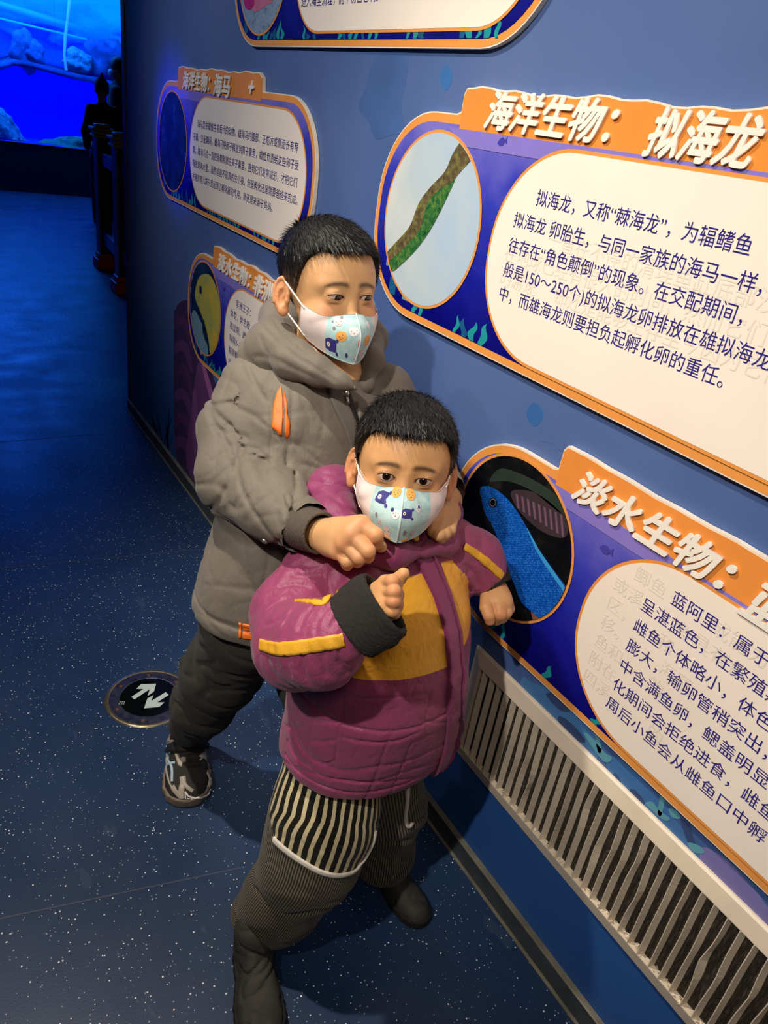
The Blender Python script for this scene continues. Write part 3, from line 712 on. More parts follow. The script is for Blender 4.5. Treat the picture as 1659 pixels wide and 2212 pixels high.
loc(bm_obj('bubble_column', bm, glow('bubble_glow', (0.03, 0.36, 1.0, 1), 0.55), tk, True))
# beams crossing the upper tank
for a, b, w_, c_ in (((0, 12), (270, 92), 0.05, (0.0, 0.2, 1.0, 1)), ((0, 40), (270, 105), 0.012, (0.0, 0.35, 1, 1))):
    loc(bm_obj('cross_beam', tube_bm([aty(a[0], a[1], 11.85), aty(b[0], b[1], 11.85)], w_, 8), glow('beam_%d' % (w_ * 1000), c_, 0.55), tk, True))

# ================================================================ RAILING
M_post = plain('post_blue_paint', rgb(70, 84, 128), 0.5); M_postd = plain('post_dark', rgb(28, 34, 52), 0.6)
M_capw = plain('post_cap_gilt', rgb(126, 106, 62), 0.5); M_baseo = plain('post_base_red', rgb(168, 52, 14), 0.5)
M_rail = plain('rail_paint', rgb(96, 110, 180), 0.45)
rl = thing('railing', 'wooden railing of capped posts on orange bases, beside the wall corner', 'railing', (1.47, 6.6, 0))
LP = [(1.500, 6.66), (1.440, 5.82), (1.385, 4.98)]
for (x, y) in LP:
    o = bm_obj('post', box_bm(-0.05, 0.05, -0.05, 0.05, 0.10, 0.98, 0.006), M_postd, rl); o.location = (x - 1.47, y - 6.6, 0)
    e = bm_obj('corner_strip', box_bm(-0.056, -0.042, -0.056, 0.056, 0.10, 0.98, 0.002), M_post, o)
    bm = box_bm(-0.075, 0.075, -0.075, 0.075, 0.98, 1.00, 0.004)
    box_bm(-0.066, 0.066, -0.066, 0.066, 1.00, 1.025, 0.006, bm); box_bm(-0.085, 0.085, -0.085, 0.085, 1.025, 1.05, 0.008, bm); box_bm(-0.055, 0.055, -0.055, 0.055, 1.05, 1.075, 0.01, bm)
    c = bm_obj('cap', bm, M_capw, rl); c.location = (x - 1.47, y - 6.6, 0)
    bm = box_bm(-0.085, 0.085, -0.085, 0.085, 0.0, 0.08, 0.008); box_bm(-0.068, 0.068, -0.068, 0.068, 0.08, 0.12, 0.01, bm)
    c = bm_obj('base', bm, M_baseo, rl); c.location = (x - 1.47, y - 6.6, 0)
def rail_between(p, q, z0, z1):
    a = Vector((p[0] - 1.47, p[1] - 6.6, 0)); b = Vector((q[0] - 1.47, q[1] - 6.6, 0)); d = b - a; L = d.length
    o = bm_obj('rail', box_bm(0.045, L - 0.045, -0.02, 0.02, z0, z1, 0.006), M_rail, rl); o.location = a; o.rotation_euler = (0, 0, math.atan2(d.y, d.x))
for p, q in zip(LP, LP[1:]):
    rail_between(p, q, 0.79, 0.885); rail_between(p, q, 0.20, 0.30)
# ================================================================ IMPLICIT MODELLING (numpy): smooth unions meshed by surface nets
def V3(*a): return np.array(a, float)
def unit(v): v = np.asarray(v, float); return v / np.linalg.norm(v)
def smin(a, b, k):
    h = np.clip(0.5 + 0.5 * (b - a) / k, 0, 1); return b * (1 - h) + a * h - k * h * (1 - h)
def smax(a, b, k): return -smin(-a, -b, k)
def cap(P, a, b, ra, rb):
    a = np.asarray(a, float); b = np.asarray(b, float); ba = b - a; L = ba @ ba + 1e-12
    h = np.clip(((P - a) @ ba) / L, 0, 1)
    return np.linalg.norm(P - a - h[:, None] * ba, axis=1) - (ra + (rb - ra) * h)
def chain(P, pts, rs, k=0.004):
    d = None
    for i in range(len(pts) - 1):
        c = cap(P, pts[i], pts[i + 1], rs[i], rs[i + 1]); d = c if d is None else smin(d, c, k)
    return d
def ell(P, c, r, R=None):
    q = P - np.asarray(c, float)
    if R is not None: q = q @ R
    r = np.asarray(r, float); k0 = np.linalg.norm(q / r, axis=1); k1 = np.linalg.norm(q / (r * r), axis=1) + 1e-9
    return k0 * (k0 - 1) / k1
def loft(P, o, ax, fr, ts, cx_, cy_, ra, rb, k=0.02, pw=2.0):
    """stack of super-ellipses; o origin, ax up axis, fr front axis; ts heights, cx_/cy_ centre offsets (side, front), ra/rb half widths (side, front)"""
    ax = unit(ax); sd = unit(np.cross(fr, ax)); fr = unit(np.cross(ax, sd)); q = P - np.asarray(o, float)
    t = q @ ax; ox = np.interp(t, ts, cx_); oy = np.interp(t, ts, cy_); a = np.interp(t, ts, ra); b = np.interp(t, ts, rb)
    x = q @ sd - ox; y = q @ fr - oy
    e = (np.abs(x / a) ** pw + np.abs(y / b) ** pw) ** (1 / pw)
    d = (e - 1) * np.minimum(a, b) * 0.92
    return smax(d, np.maximum(ts[0] - t, t - ts[-1]), k)
def sn(P, f, ph=0.0):
    """cheap smooth noise in -1..1"""
    x, y, z = P[:, 0] * f + ph, P[:, 1] * f + ph * 1.7, P[:, 2] * f - ph
    return (np.sin(x + 1.3 * np.sin(y * 0.9 + z * 0.4)) * np.sin(y * 1.1 + 1.1 * np.sin(z * 1.2)) + np.sin(z * 0.93 + 1.7 * np.sin(x * 0.7 + 1.1)) * 0.7) / 1.5
def mesh_sdf(f, lo, hi, h):
    lo = np.asarray(lo, float); hi = np.asarray(hi, float); B = 8
    nb = np.maximum(1, np.ceil((hi - lo) / (h * B)).astype(int))
    # coarse-to-fine choice of the blocks near the surface
    CB = 4; nc = -(-nb // CB)
    g = np.stack(np.meshgrid(*[np.arange(k) for k in nc], indexing='ij'), -1).reshape(-1, 3)
    c = lo + (g + 0.5) * (h * B * CB); d = f(c); g = g[np.abs(d) < h * B * CB * 1.15 + 0.012]
    s = np.stack(np.meshgrid(*[np.arange(CB)] * 3, indexing='ij'), -1).reshape(-1, 3)
    b = (g[:, None] * CB + s[None]).reshape(-1, 3); b = b[(b < nb).all(1)]
    c = lo + (b + 0.5) * (h * B); d = f(c); b = b[np.abs(d) < h * B * 1.1 + 0.006]
    loc_ = np.stack(np.meshgrid(*[np.arange(B + 1)] * 3, indexing='ij'), -1).reshape(-1, 3)
    N = nb * B + 2; KX = N[1] * N[2]; KY = N[2]
    keys = []; vpos = []; edges = {0: [], 1: [], 2: []}
    CH = 400
    co = np.array([[i, j, k] for i in (0, 1) for j in (0, 1) for k in (0, 1)])
    ce = [(a, b_) for a in range(8) for b_ in range(a + 1, 8) if np.abs(co[a] - co[b_]).sum() == 1]
    for s0 in range(0, len(b), CH):
        bb = b[s0:s0 + CH]; gi = (bb[:, None] * B + loc_[None])
        D = f((lo + gi.reshape(-1, 3) * h)).reshape(len(bb), B + 1, B + 1, B + 1)
        S = D < 0
        C8 = np.stack([D[:, i:i + B, j:j + B, k:k + B] for i, j, k in co], -1)
        sg = (C8 < 0).sum(-1); idx = np.argwhere((sg > 0) & (sg < 8))
        if len(idx):
            v8 = C8[idx[:, 0], idx[:, 1], idx[:, 2], idx[:, 3]]; acc = np.zeros((len(idx), 3)); cnt = np.zeros(len(idx))
            for a, e in ce:
                m = (v8[:, a] < 0) != (v8[:, e] < 0); t = v8[:, a] / (v8[:, a] - v8[:, e] + 1e-20); t = np.where(m, t, 0)
                acc += np.where(m[:, None], co[a] + t[:, None] * (co[e] - co[a]), 0); cnt += m
            cell = bb[idx[:, 0]] * B + idx[:, 1:]
            keys.append(cell[:, 0] * KX + cell[:, 1] * KY + cell[:, 2]); vpos.append(lo + (cell + acc / cnt[:, None]) * h)
        for ax in range(3):
            sl0 = [slice(None)] + [slice(0, B)] * 3; sl1 = list(sl0); sl1[ax + 1] = slice(1, B + 1)
            A = S[tuple(sl0)]; E = S[tuple(sl1)]; ii = np.argwhere(A != E)
            if len(ii): edges[ax].append(np.concatenate([bb[ii[:, 0]] * B + ii[:, 1:], A[tuple(ii.T)][:, None].astype(int)], 1))
    keys = np.concatenate(keys); vpos = np.concatenate(vpos)
    keys, ui = np.unique(keys, return_index=True); vpos = vpos[ui]
    faces = []
    for ax in range(3):
        if not edges[ax]: continue
        e = np.concatenate(edges[ax]); o1 = np.zeros(3, int); o2 = np.zeros(3, int); o1[(ax + 1) % 3] = 1; o2[(ax + 2) % 3] = 1
        q = []; ok = np.ones(len(e), bool)
        for off in (o1 * 0, o1, o1 + o2, o2):
            cc = e[:, :3] - off; k = cc[:, 0] * KX + cc[:, 1] * KY + cc[:, 2]; p = np.searchsorted(keys, k); p = np.minimum(p, len(keys) - 1)
            ok &= (keys[p] == k) & (cc >= 0).all(1); q.append(p)
        q = np.stack(q, 1); fl = e[:, 3] == 1; q = np.where(fl[:, None], q, q[:, ::-1]); faces.append(q[ok])
    return vpos, np.concatenate(faces)
def np_mesh(name, vp, fc, mat=None, parent=None, attrs=None, smooth=True):
    me = bpy.data.meshes.new(name); me.vertices.add(len(vp)); me.vertices.foreach_set('co', np.ascontiguousarray(vp, dtype=np.float32).ravel())
    me.loops.add(fc.size); me.loops.foreach_set('vertex_index', np.ascontiguousarray(fc, dtype=np.int32).ravel())
    me.polygons.add(len(fc)); me.polygons.foreach_set('loop_start', np.arange(0, fc.size, fc.shape[1], dtype=np.int32))
    me.update(calc_edges=True)
    for k, v in (attrs or {}).items():
        a = me.attributes.new(k, 'FLOAT', 'POINT'); a.data.foreach_set('value', np.ascontiguousarray(v, dtype=np.float32))
    return link_mesh(name, me, mat, parent, smooth)
def join_np(parts):
    vs_ = []; fs = []; o = 0
    for v, f in parts: vs_.append(v); fs.append(f + o); o += len(v)
    return np.concatenate(vs_), np.concatenate(fs)
def smooth_np(v, f, it=2, lam=0.5):
    e = np.concatenate([f[:, [0, 1]], f[:, [1, 2]], f[:, [2, 3]], f[:, [3, 0]]])
    for _ in range(it):
        s = np.zeros_like(v); c = np.zeros(len(v))
        for k in range(3): s[:, k] = np.bincount(e[:, 0], v[e[:, 1], k], len(v)) + np.bincount(e[:, 1], v[e[:, 0], k], len(v))
        c = np.bincount(e[:, 0], minlength=len(v)) + np.bincount(e[:, 1], minlength=len(v))
        v = v + lam * (s / np.maximum(c, 1)[:, None] - v)
    return v
def near(P, c, r):
    """mask of the points within r of c"""
    return ((P - np.asarray(c, float)) ** 2).sum(1) < r * r
def bounded(f, c, r):
    """evaluate f only near c; far away use the distance to the bounding ball"""
    c = np.asarray(c, float)
    def g_(P):
        d = np.linalg.norm(P - c, axis=1); m = d < r + 0.03; out = d - r
        if m.any(): out[m] = np.minimum(f(P[m]), 9)
        out[~m] = np.maximum(out[~m], 0.02)
        return out
    return g_
# ================================================================ PEOPLE: materials
def skin_mat(name, base, red, dark):
    n = NT(name, rough=0.5, spec=0.35); v = n.coord()
    f = n.noise(v, 60, 4)
    c = n.mix(n.math('MULTIPLY', f, 0.25), base, dark)
    c = n.mix(n.attr('blush'), c, red)
    c = n.mix(n.attr('brow'), c, rgb(52, 36, 28))
    c = n.mix(n.attr('lid'), c, rgb(128, 74, 62))
    c = n.mix(n.attr('line'), c, rgb(30, 20, 18))
    n.color(c); n.b.inputs['Subsurface Weight'].default_value = 0.12
    n.b.inputs['Subsurface Radius'].default_value = (0.008, 0.003, 0.0015); n.b.inputs['Subsurface Scale'].default_value = 1.0
    n.bump(n.noise(v, 900, 3), 0.10, 0.0004)
    return n.m
M_skin = skin_mat('skin_child', rgb(214, 166, 116), rgb(210, 130, 96), rgb(202, 150, 102))
M_skin2 = skin_mat('skin_small_child', rgb(212, 160, 108), rgb(204, 124, 88), rgb(196, 142, 94))
def hair_mat():
    n = NT('black_hair', rough=0.60, spec=0.3); v = n.coord()
    f = n.noise(n.mapping(v, (500, 60, 60)), 1.0, 4, 0.6)
    c = n.ramp(f, [(0.3, rgb(11, 11, 12)), (0.6, rgb(20, 20, 21)), (0.85, rgb(34, 33, 33))])
    sc = n.math('MULTIPLY', n.attr('fade'), n.math('ADD', n.noise(v, 700, 2), 0.1))
    n.color(n.mix(sc, c, rgb(170, 128, 98))); n.bump(f, 0.4, 0.0006); return n.m
M_hair = hair_mat()
M_strand = plain('hair_strands', rgb(15, 14, 15), 0.5, 0.4, 200)
def cloth(name, c0, c1, rough=0.55, weave=1400, wb=0.10, fold=14, fb=0.35, sheen=0.15, extra=None):
    n = NT(name, rough=rough, spec=0.35); v = n.coord(); sheen = sheen * .4
    f = n.noise(v, 7, 4)
    c = n.ramp(f, [(0.3, c0), (0.7, c1)])
    if extra: c = extra(n, v, c)
    n.color(c); n.b.inputs['Sheen Weight'].default_value = sheen
    h = n.math('ADD', n.math('MULTIPLY', n.noise(v, weave, 1), wb), n.math('MULTIPLY', n.noise(n.mapping(v, (1, 1, 0.7)), fold * 3, 4, 0.55, 0.8), fb))
    n.bump(h, 0.55, 0.006); return n.m
M_cuff = plain('ribbed_cuff_dark', rgb(34, 32, 30), 0.9, 0.2, 200, 0.5)

# ---------------------------------------------------------------- helpers on implicit surfaces
def grad(f, P, e=0.0006):
    g_ = np.zeros_like(P)
    for k in range(3):
        d = np.zeros(3); d[k] = e; g_[:, k] = f(P + d) - f(P - d)
    return g_ / (np.linalg.norm(g_, axis=1)[:, None] + 1e-12)
def snap(f, P, off=0.0, it=7):
    P = np.array(P, float)
    for _ in range(it):
        g_ = grad(f, P); P = P - g_ * ((f(P) - off) * 0.85)[:, None]
    return P
def hit(f, pxs, t0=0.6, t1=2.2):
    """where the sight lines through the picture points meet the surface f"""
    out = []
    for px, py in pxs:
        ts = np.arange(t0, t1, 0.004); o = at(px, py, 0.0); d = at(px, py, 1.0) - o
        v_ = f(o + ts[:, None] * d); i = np.argmax(v_ < 0)
        if v_[i] >= 0:
            i = np.argmin(v_); out.append(o + ts[i] * d); continue
        a, b = ts[i - 1], ts[i]
        for _ in range(12):
            m = (a + b) / 2
            if f((o + m * d)[None])[0] < 0: b = m
            else: a = m
        out.append(o + b * d)
    return np.array(out)
def ribbon(name, path, width, f, mat, parent, off=0.0008, th=0.0014, n_=10, across=4, closed=False, wob=0.0, smoothp=True):
    """a strip of cloth lying on the surface f along a 3D path"""
    P = np.array(spline(path, n_, closed)) if smoothp else np.array(path)
    P = snap(f, P); T = np.gradient(P, axis=0); T /= np.linalg.norm(T, axis=1)[:, None] + 1e-9
    N = grad(f, P); S = np.cross(T, N); S /= np.linalg.norm(S, axis=1)[:, None] + 1e-9
    w = np.interp(np.linspace(0, 1, len(P)), np.linspace(0, 1, len(width)) if isinstance(width, (list, tuple)) else [0, 1], width if isinstance(width, (list, tuple)) else [width, width])
    if wob: w = w * (1 + wob * np.sin(np.arange(len(P)) * 1.3) * np.sin(np.arange(len(P)) * 0.37))
    rows = []
    for j in range(across + 1):
        a = (j / across - 0.5); rows.append(P + S * (w * a)[:, None])
    G = np.stack(rows, 1); sh = G.shape; F_ = G.reshape(-1, 3)
    lo_ = snap(f, F_, -0.001, 4).reshape(sh); hi_ = snap(f, F_, off + th, 4).reshape(sh)
    bm = bmesh.new(); A = [[bm.verts.new(hi_[i, j]) for j in range(across + 1)] for i in range(len(P))]
    B_ = [[bm.verts.new(lo_[i, j]) for j in (0, across)] for i in range(len(P))]
    for i in range(len(P) - 1):
        for j in range(across): bm.faces.new((A[i][j], A[i][j + 1], A[i + 1][j + 1], A[i + 1][j]))
        bm.faces.new((A[i][0], A[i + 1][0], B_[i + 1][0], B_[i][0])); bm.faces.new((A[i][-1], B_[i][-1], B_[i + 1][-1], A[i + 1][-1]))
    bmesh.ops.recalc_face_normals(bm, faces=bm.faces[:])
    return bm_obj(name, bm, mat, parent, True)
def polysd(p, poly):
    """signed distance of 2D points to a polygon, negative inside"""
    d = np.full(len(p), 1e9); ins = np.zeros(len(p), bool)
    for i in range(len(poly)):
        a = poly[i - 1]; b = poly[i]; e = b - a; w = p - a
        t = np.clip((w @ e) / (e @ e + 1e-12), 0, 1); d = np.minimum(d, np.linalg.norm(w - t[:, None] * e, axis=1))
        c1 = (a[1] > p[:, 1]) != (b[1] > p[:, 1]); xi = a[0] + (p[:, 1] - a[1]) / (b[1] - a[1] + 1e-12) * e[0]; ins ^= c1 & (p[:, 0] < xi)
    return np.where(ins, -d, d)
def carve(P, lines):
    """grooves along 3D polylines: (points, width, depth)"""
    out = np.zeros(len(P))
    for pts, w, dep in lines:
        pts = np.asarray(pts); m = ((P > pts.min(0) - 3 * w) & (P < pts.max(0) + 3 * w)).all(1)
        if not m.any(): continue
        q = P[m]; d = np.full(len(q), 1e9); n_ = len(pts) - 1; tap = np.ones(len(q))
        for i in range(n_):
            a, b = pts[i], pts[i + 1]; ba = b - a; t = np.clip((q - a) @ ba / (ba @ ba + 1e-12), 0, 1); e = np.linalg.norm(q - a - t[:, None] * ba, axis=1)
            c = e < d; d = np.where(c, e, d); tap = np.where(c, np.sin(np.pi * np.clip((i + t) / n_, 0, 1)) ** .35, tap)
        out[m] = np.maximum(out[m], dep * tap * np.exp(-(d / w) ** 2))
    return out
def grooves(f, specs, t0=.6):
    out = []
    for pxs, w, dep in specs:
        h_ = hit(f, [p for p in spline(pxs, 4, False)], t0); out.append((h_, w, dep))
    return out
def crease(P, f, w=0.16, ph=0.0, st=(1, 1, 1)):
    v_ = sn(P * np.array(st), f, ph); return np.exp(-(v_ / w) ** 2)

# ---------------------------------------------------------------- head
class Head:
    """local frame: x to the child's right, y forward, z up, origin between the ears at eye height"""
    def __init__(self, centre, fwd, up, s=1.0, eye_open=0.0045, hairline=0.05, lower=0.0038, jaw=1.0):
        self.c = np.asarray(centre, float); y = unit(fwd); z = unit(np.asarray(up, float) - y * np.dot(up, y)); x = np.cross(y, z)
        self.R = np.stack([x, y, z], 1); self.s = s; self.eo = eye_open; self.hl = hairline; self.lo = lower; self.jaw = jaw
    def W(self, p): return self.c + (np.asarray(p, float) * self.s) @ self.R.T
    def L(self, P): return ((P - self.c) @ self.R) / self.s
    def lidcurves(self, u):
        """upper / lower lid height across the eye; u runs -1 (inner) .. 1 (outer)"""
        q = np.clip(1 - u * u, 0, 1)
        up_ = self.eo * q ** 0.6 * (1 - 0.10 * u) + 0.0008 * u + 0.0002
        lo_ = -self.lo * q ** 0.75 * (1 + 0.15 * u) + 0.0008 * u
        return up_, lo_
    EX, EY, EZ, ER, EW = 0.0262, 0.0625, 0.0, 0.0125, 0.0124
    def skull(self, p):
        ax_ = np.abs(p[:, 0]); p = np.stack([p[:, 0], p[:, 1], np.where(p[:, 2] < -.025, -.025 + (p[:, 2] + .025) / self.jaw, p[:, 2])], 1); q = np.stack([ax_, p[:, 1], p[:, 2]], 1)
        d = ell(p, (0, -.018, .029), (.0685, .0860, .0700))
        d = smin(d, ell(p, (0, .010, .012), (.0640, .0655, .070)), .02)
        d = smin(d, ell(p, (0, .018, -.034), (.0560, .0560, .058)), .02)
        d = smin(d, ell(p, (0, .022, -.064), (.0410, .0480, .034)), .018)
        d = smin(d, ell(q, (.033, .044, -.034), (.027, .026, .026)), .012)
        d = smin(d, ell(p, (0, .056, -.082), (.018, .017, .016)), .014)
        return d
    def face(self, p):
        ax_ = np.abs(p[:, 0]); q = np.stack([ax_, p[:, 1], p[:, 2]], 1)
        d = self.skull(p)
        d = smin(d, cap(q, (.010, .0650, .015), (.040, .053, .016), .0060, .0055), .014)      # brow
        d = smax(d, -ell(q, (.0262, .0860, -.001), (.017, .0125, .0125)), .010)                    # socket
        d = smin(d, cap(p, (0, .0705, .004), (0, .0800, -.026), .0052, .0075), .010)             # nose bridge
        d = smin(d, ell(p, (0, .0850, -.031), (.0095, .0095, .0080)), .006)
        d = smin(d, ell(q, (.0095, .0790, -.0335), (.0058, .0075, .0056)), .004)
        e = q - np.array([self.EX, self.EY, self.EZ])
        lid = np.linalg.norm(e, axis=1) - (self.ER + 0.0009)
        d = smin(d, np.maximum(lid, np.maximum(np.abs(e[:, 2] - .0005) - .0085, -e[:, 1])), .0060)
        u = (ax_ - self.EX) / self.EW; up_, lo_ = self.lidcurves(u)
        op = np.maximum(np.maximum(e[:, 2] - up_, lo_ - e[:, 2]), np.maximum((np.abs(u) - 1) * self.EW, 0.004 - e[:, 1]))
        near_ = (np.abs(e[:, 0]) < .016) & (np.abs(e[:, 2]) < .012)
        # fold above the lid
        fold = np.abs(e[:, 2] - (up_ + .0026)) ; d = np.where(near_ & (e[:, 2] > 0), d + 0.0006 * np.exp(-(fold / .0007) ** 2) * np.clip(1.1 - np.abs(u), 0, 1), d)
        d = smax(d, -op, .0008)
        # lips (under the mask)
        d = smin(d, ell(p, (0, .0755, -.0565), (.016, .006, .0055)), .005)
        # neck
        d = smin(d, cap(p, (0, -.022, -.055), (0, -.035, -.135), .040, .043), .015)
        # ears
        a = unit((.50, -.86, -.04)); b = unit((-.06, -.16, 1)); b = unit(b - a * (a @ b)); nn = np.cross(b, a); nn = nn if nn[0] > 0 else -nn
        Re = np.stack([nn, a, b], 1); c0 = np.array([.0705, -.012, -.012]) + a * .010
        m = np.linalg.norm(q - c0, axis=1) < .05
        if m.any():
            l = (q[m] - c0) @ Re
            e1 = ell(l, (0, 0, 0), (.0050, .0155, .0275))
            e1 = smin(e1, ell(l, (0, -.006, -.022), (.0050, .0085, .0095)), .006)
            e1 = smax(e1, -ell(l, (.0058, -.001, -.001), (.0052, .0100, .0185)), .002)
            th = np.linspace(-0.5, 3.9, 12); pts = [np.array([.0022, .0135 * math.cos(t), .002 + .0250 * math.sin(t)]) for t in th]
            e1 = smin(e1, chain(l, pts, [.0034] * 12, .001), .002)
            e1 = smin(e1, chain(l, [np.array([.0020, .0065 * math.cos(t), -.003 + .0150 * math.sin(t)]) for t in np.linspace(-1.2, 1.6, 7)], [.0026] * 7, .001), .003)
            e1 = smax(e1, -ell(l, (.0045, -.005, -.007), (.0055, .0060, .0075)), .002)
            e1 = smin(e1, ell(l, (.002, -.0125, -.007), (.0036, .0034, .0048)), .003)   # tragus
            d[m] = smin(d[m], e1, .004)
        return d
    def sdf(self, P): return self.face(self.L(P)) * self.s
    def zline(self, p):
        z = np.interp(p[:, 1], [-.09, -.05, -.036, -.022, -.006, .010, .022, .034, .046], [-.058, -.052, -.034, .004, .014, -.004, .014, self.hl - .012, self.hl])
        return z + .0008 * np.sin(p[:, 0] * 900) + .0012 * np.sin(p[:, 0] * 310 + 1)
    def hair(self, P):
        p = self.L(P)
        th = np.interp(p[:, 2], [-.06, .0, .03, .06, .1], [.0022, .0030, .0070, .0105, .0130])
        th = th + .0006 * sn(p, 160) * np.clip(p[:, 2] * 20, 0, 1) + .0006 * np.sin(p[:, 0] * 1200 + 2 * np.sin(p[:, 1] * 200)) * np.clip(p[:, 2] * 20, 0, 1)
        d = smax(self.skull(p) - th, self.zline(p) - p[:, 2], .003)
        return d * self.s
    def body_attrs(self, v_):
        p = self.L(v_); q = np.stack([np.abs(p[:, 0]), p[:, 1], p[:, 2]], 1)
        inh = np.linalg.norm(p, axis=1) < .13
        bl = np.exp(-((q[:, 0] - .036) / .018) ** 2 - ((q[:, 2] + .026) / .018) ** 2) * (q[:, 1] > .02) * 0.45
        bl = np.maximum(bl, (q[:, 0] > .072) * 0.45); bl = np.maximum(bl, np.exp(-(q[:, 0] / .012) ** 2 - ((q[:, 2] + .03) / .012) ** 2) * (q[:, 1] > .05) * 0.3)
        bx = (q[:, 0] - .0255) / .0165; bz = q[:, 2] - (.0165 + .0030 * (1 - bx ** 2) - .0016 * bx)
        br = np.exp(-(bz / (.0034 - .0010 * np.clip(bx, -1, 1))) ** 2) * np.clip(1.25 - np.abs(bx), 0, .5) * 2 * (q[:, 1] > .03)
        br = br * (1.0 + .25 * np.sin(q[:, 0] * 2200 + q[:, 2] * 1500)) * 1.0
        u = (q[:, 0] - self.EX) / self.EW; up_, lo_ = self.lidcurves(u); e2 = q[:, 2] - self.EZ
        fr = (q[:, 1] > .05)
        ln = np.exp(-((e2 - up_ - .0003) / .0007) ** 2) * (np.abs(u) < 1.03) * fr * .95
        ld = (np.exp(-((e2 - up_ - .0028) / .0009) ** 2) * .35 + np.exp(-((e2 - lo_ + .0006) / .0011) ** 2) * .5 + np.exp(-(((q[:, 0] - self.EX + self.EW)) / .003) ** 2 - (e2 / .003) ** 2) * .4) * (np.abs(u) < 1.15) * fr  # lid redness, plus crease shading painted in above the upper lid
        return {'blush': bl * inh, 'brow': np.clip(br, 0, .88) * inh, 'line': ln * inh, 'lid': np.clip(ld, 0, .7) * inh}

def build_eyes(h, parent, gaze):
    M_eye = bpy.data.materials.get('eyeball')
    if not M_eye:
        n = NT('eyeball', rough=0.06, spec=0.6); a = n.attr('ang')
        n.color(n.ramp(a, [(0.0, rgb(4, 4, 4)), (0.20, rgb(6, 5, 4)), (0.22, rgb(34, 20, 12)), (0.40, rgb(44, 26, 16)), (0.47, rgb(20, 14, 12)), (0.50, rgb(196, 176, 162)), (0.8, rgb(196, 160, 142))]))
        M_eye = n.m
    for s_ in (1, -1):
        bm = bmesh.new(); bmesh.ops.create_uvsphere(bm, u_segments=40, v_segments=28, radius=h.ER * h.s)
        g_ = unit(gaze); me = bpy.data.meshes.new('eye')
        c = np.array([s_ * h.EX, h.EY, h.EZ])
        lay = []
        for q in bm.verts: lay.append(math.acos(max(-1, min(1, float(np.dot(unit(np.array(q.co)), g_))))) / 1.0)
        for q in bm.verts:
            k = h.W(c) + h.R @ np.array(q.co); q.co = Vector(k)
        bm.to_mesh(me); bm.free(); a = me.attributes.new('ang', 'FLOAT', 'POINT'); a.data.foreach_set('value', np.array(lay, np.float32))
        link_mesh('eye', me, M_eye, parent, True)
        # lashes along the upper lid, and a finer lower lid line
        for lo_f, r_ in ((0, .00060), (1, .00028)):
            us = np.linspace(-1.0, 1.06, 15); up_, lw = h.lidcurves(us); zz = (up_ + .0001 if not lo_f else lw - .0002)
            pts = np.stack([s_ * (h.EX + us * h.EW), h.EY + np.sqrt(np.maximum((h.ER + .0006) ** 2 - (us * h.EW) ** 2 - zz ** 2, 1e-6)), zz], 1)
            W_ = snap(h.sdf, h.W(pts), .0002, 3) if 0 else h.W(pts)
            bm_obj('eyelashes' if not lo_f else 'lower_lashes', tube_bm([Vector(p) for p in W_], [r_ * (.35 + .65 * math.sin(math.pi * min(1, .12 + i / 15))) for i in range(15)], 6), plain('lash_black', rgb(18, 12, 10), .7) if 'lash_black' not in bpy.data.materials else bpy.data.materials['lash_black'], parent, True)

def build_hair(h, parent, seed, lo_=None, nstr=11000, clump=None):
    ext = 0.135 * h.s
    v_, f_ = mesh_sdf(h.hair, h.c - ext, h.c + ext, 0.0021)
    p = h.L(v_); z0 = h.zline(p)
    fade = np.clip(1 - (p[:, 2] - z0) / .035, 0, 1) * np.clip((.040 - p[:, 2]) / .04, 0, 1) * (p[:, 1] > -.06)
    ho = np_mesh('hair', v_, f_, M_hair, parent, {'fade': fade * .8})
    rs = np.random.RandomState(seed)
    tri = v_[f_].mean(1); pc = h.L(tri); ok = (pc[:, 2] > -.045) & (h.skull(pc) > .001)
    idx = rs.choice(np.where(ok)[0], nstr)
    c = tri[idx] + rs.normal(0, .0006, (nstr, 3)); P = h.L(c); crown = np.array([.012, -.058, .088])
    N = grad(h.hair, c); D = (P - crown); D[:, 1] += 0.02; D = D / np.linalg.norm(D, axis=1)[:, None]; D[:, 2] -= .35; D = D @ h.R.T
    D = D - N * (D * N).sum(1)[:, None]; D /= np.linalg.norm(D, axis=1)[:, None] + 1e-9
    D = D + rs.normal(0, .10, D.shape)
    L_ = np.interp(P[:, 2], [-.04, .01, .04, .1], [.0030, .0050, .0110, .0150]) * rs.uniform(.6, 1.15, nstr)
    W_ = np.cross(D, N); W_ /= np.linalg.norm(W_, axis=1)[:, None] + 1e-9; W_ = W_ * (0.00030)
    a = c - N * .0008; b = c + D * (L_ * .55)[:, None] + N * (.0004 + L_ * .06)[:, None]; e = c + D * L_[:, None] + N * (L_ * .04 - .0002)[:, None]
    V = np.concatenate([a - W_, a + W_, b - W_, b + W_, e]); k = np.arange(nstr); m = nstr
    F3 = np.concatenate([np.stack([k, k + m, k + 3 * m], 1), np.stack([k, k + 3 * m, k + 2 * m], 1), np.stack([k + 2 * m, k + 3 * m, k + 4 * m], 1)])
    so = np_mesh('hair_strands', V, F3, M_strand, ho, smooth=False); so['kind'] = 'stuff'
    return ho

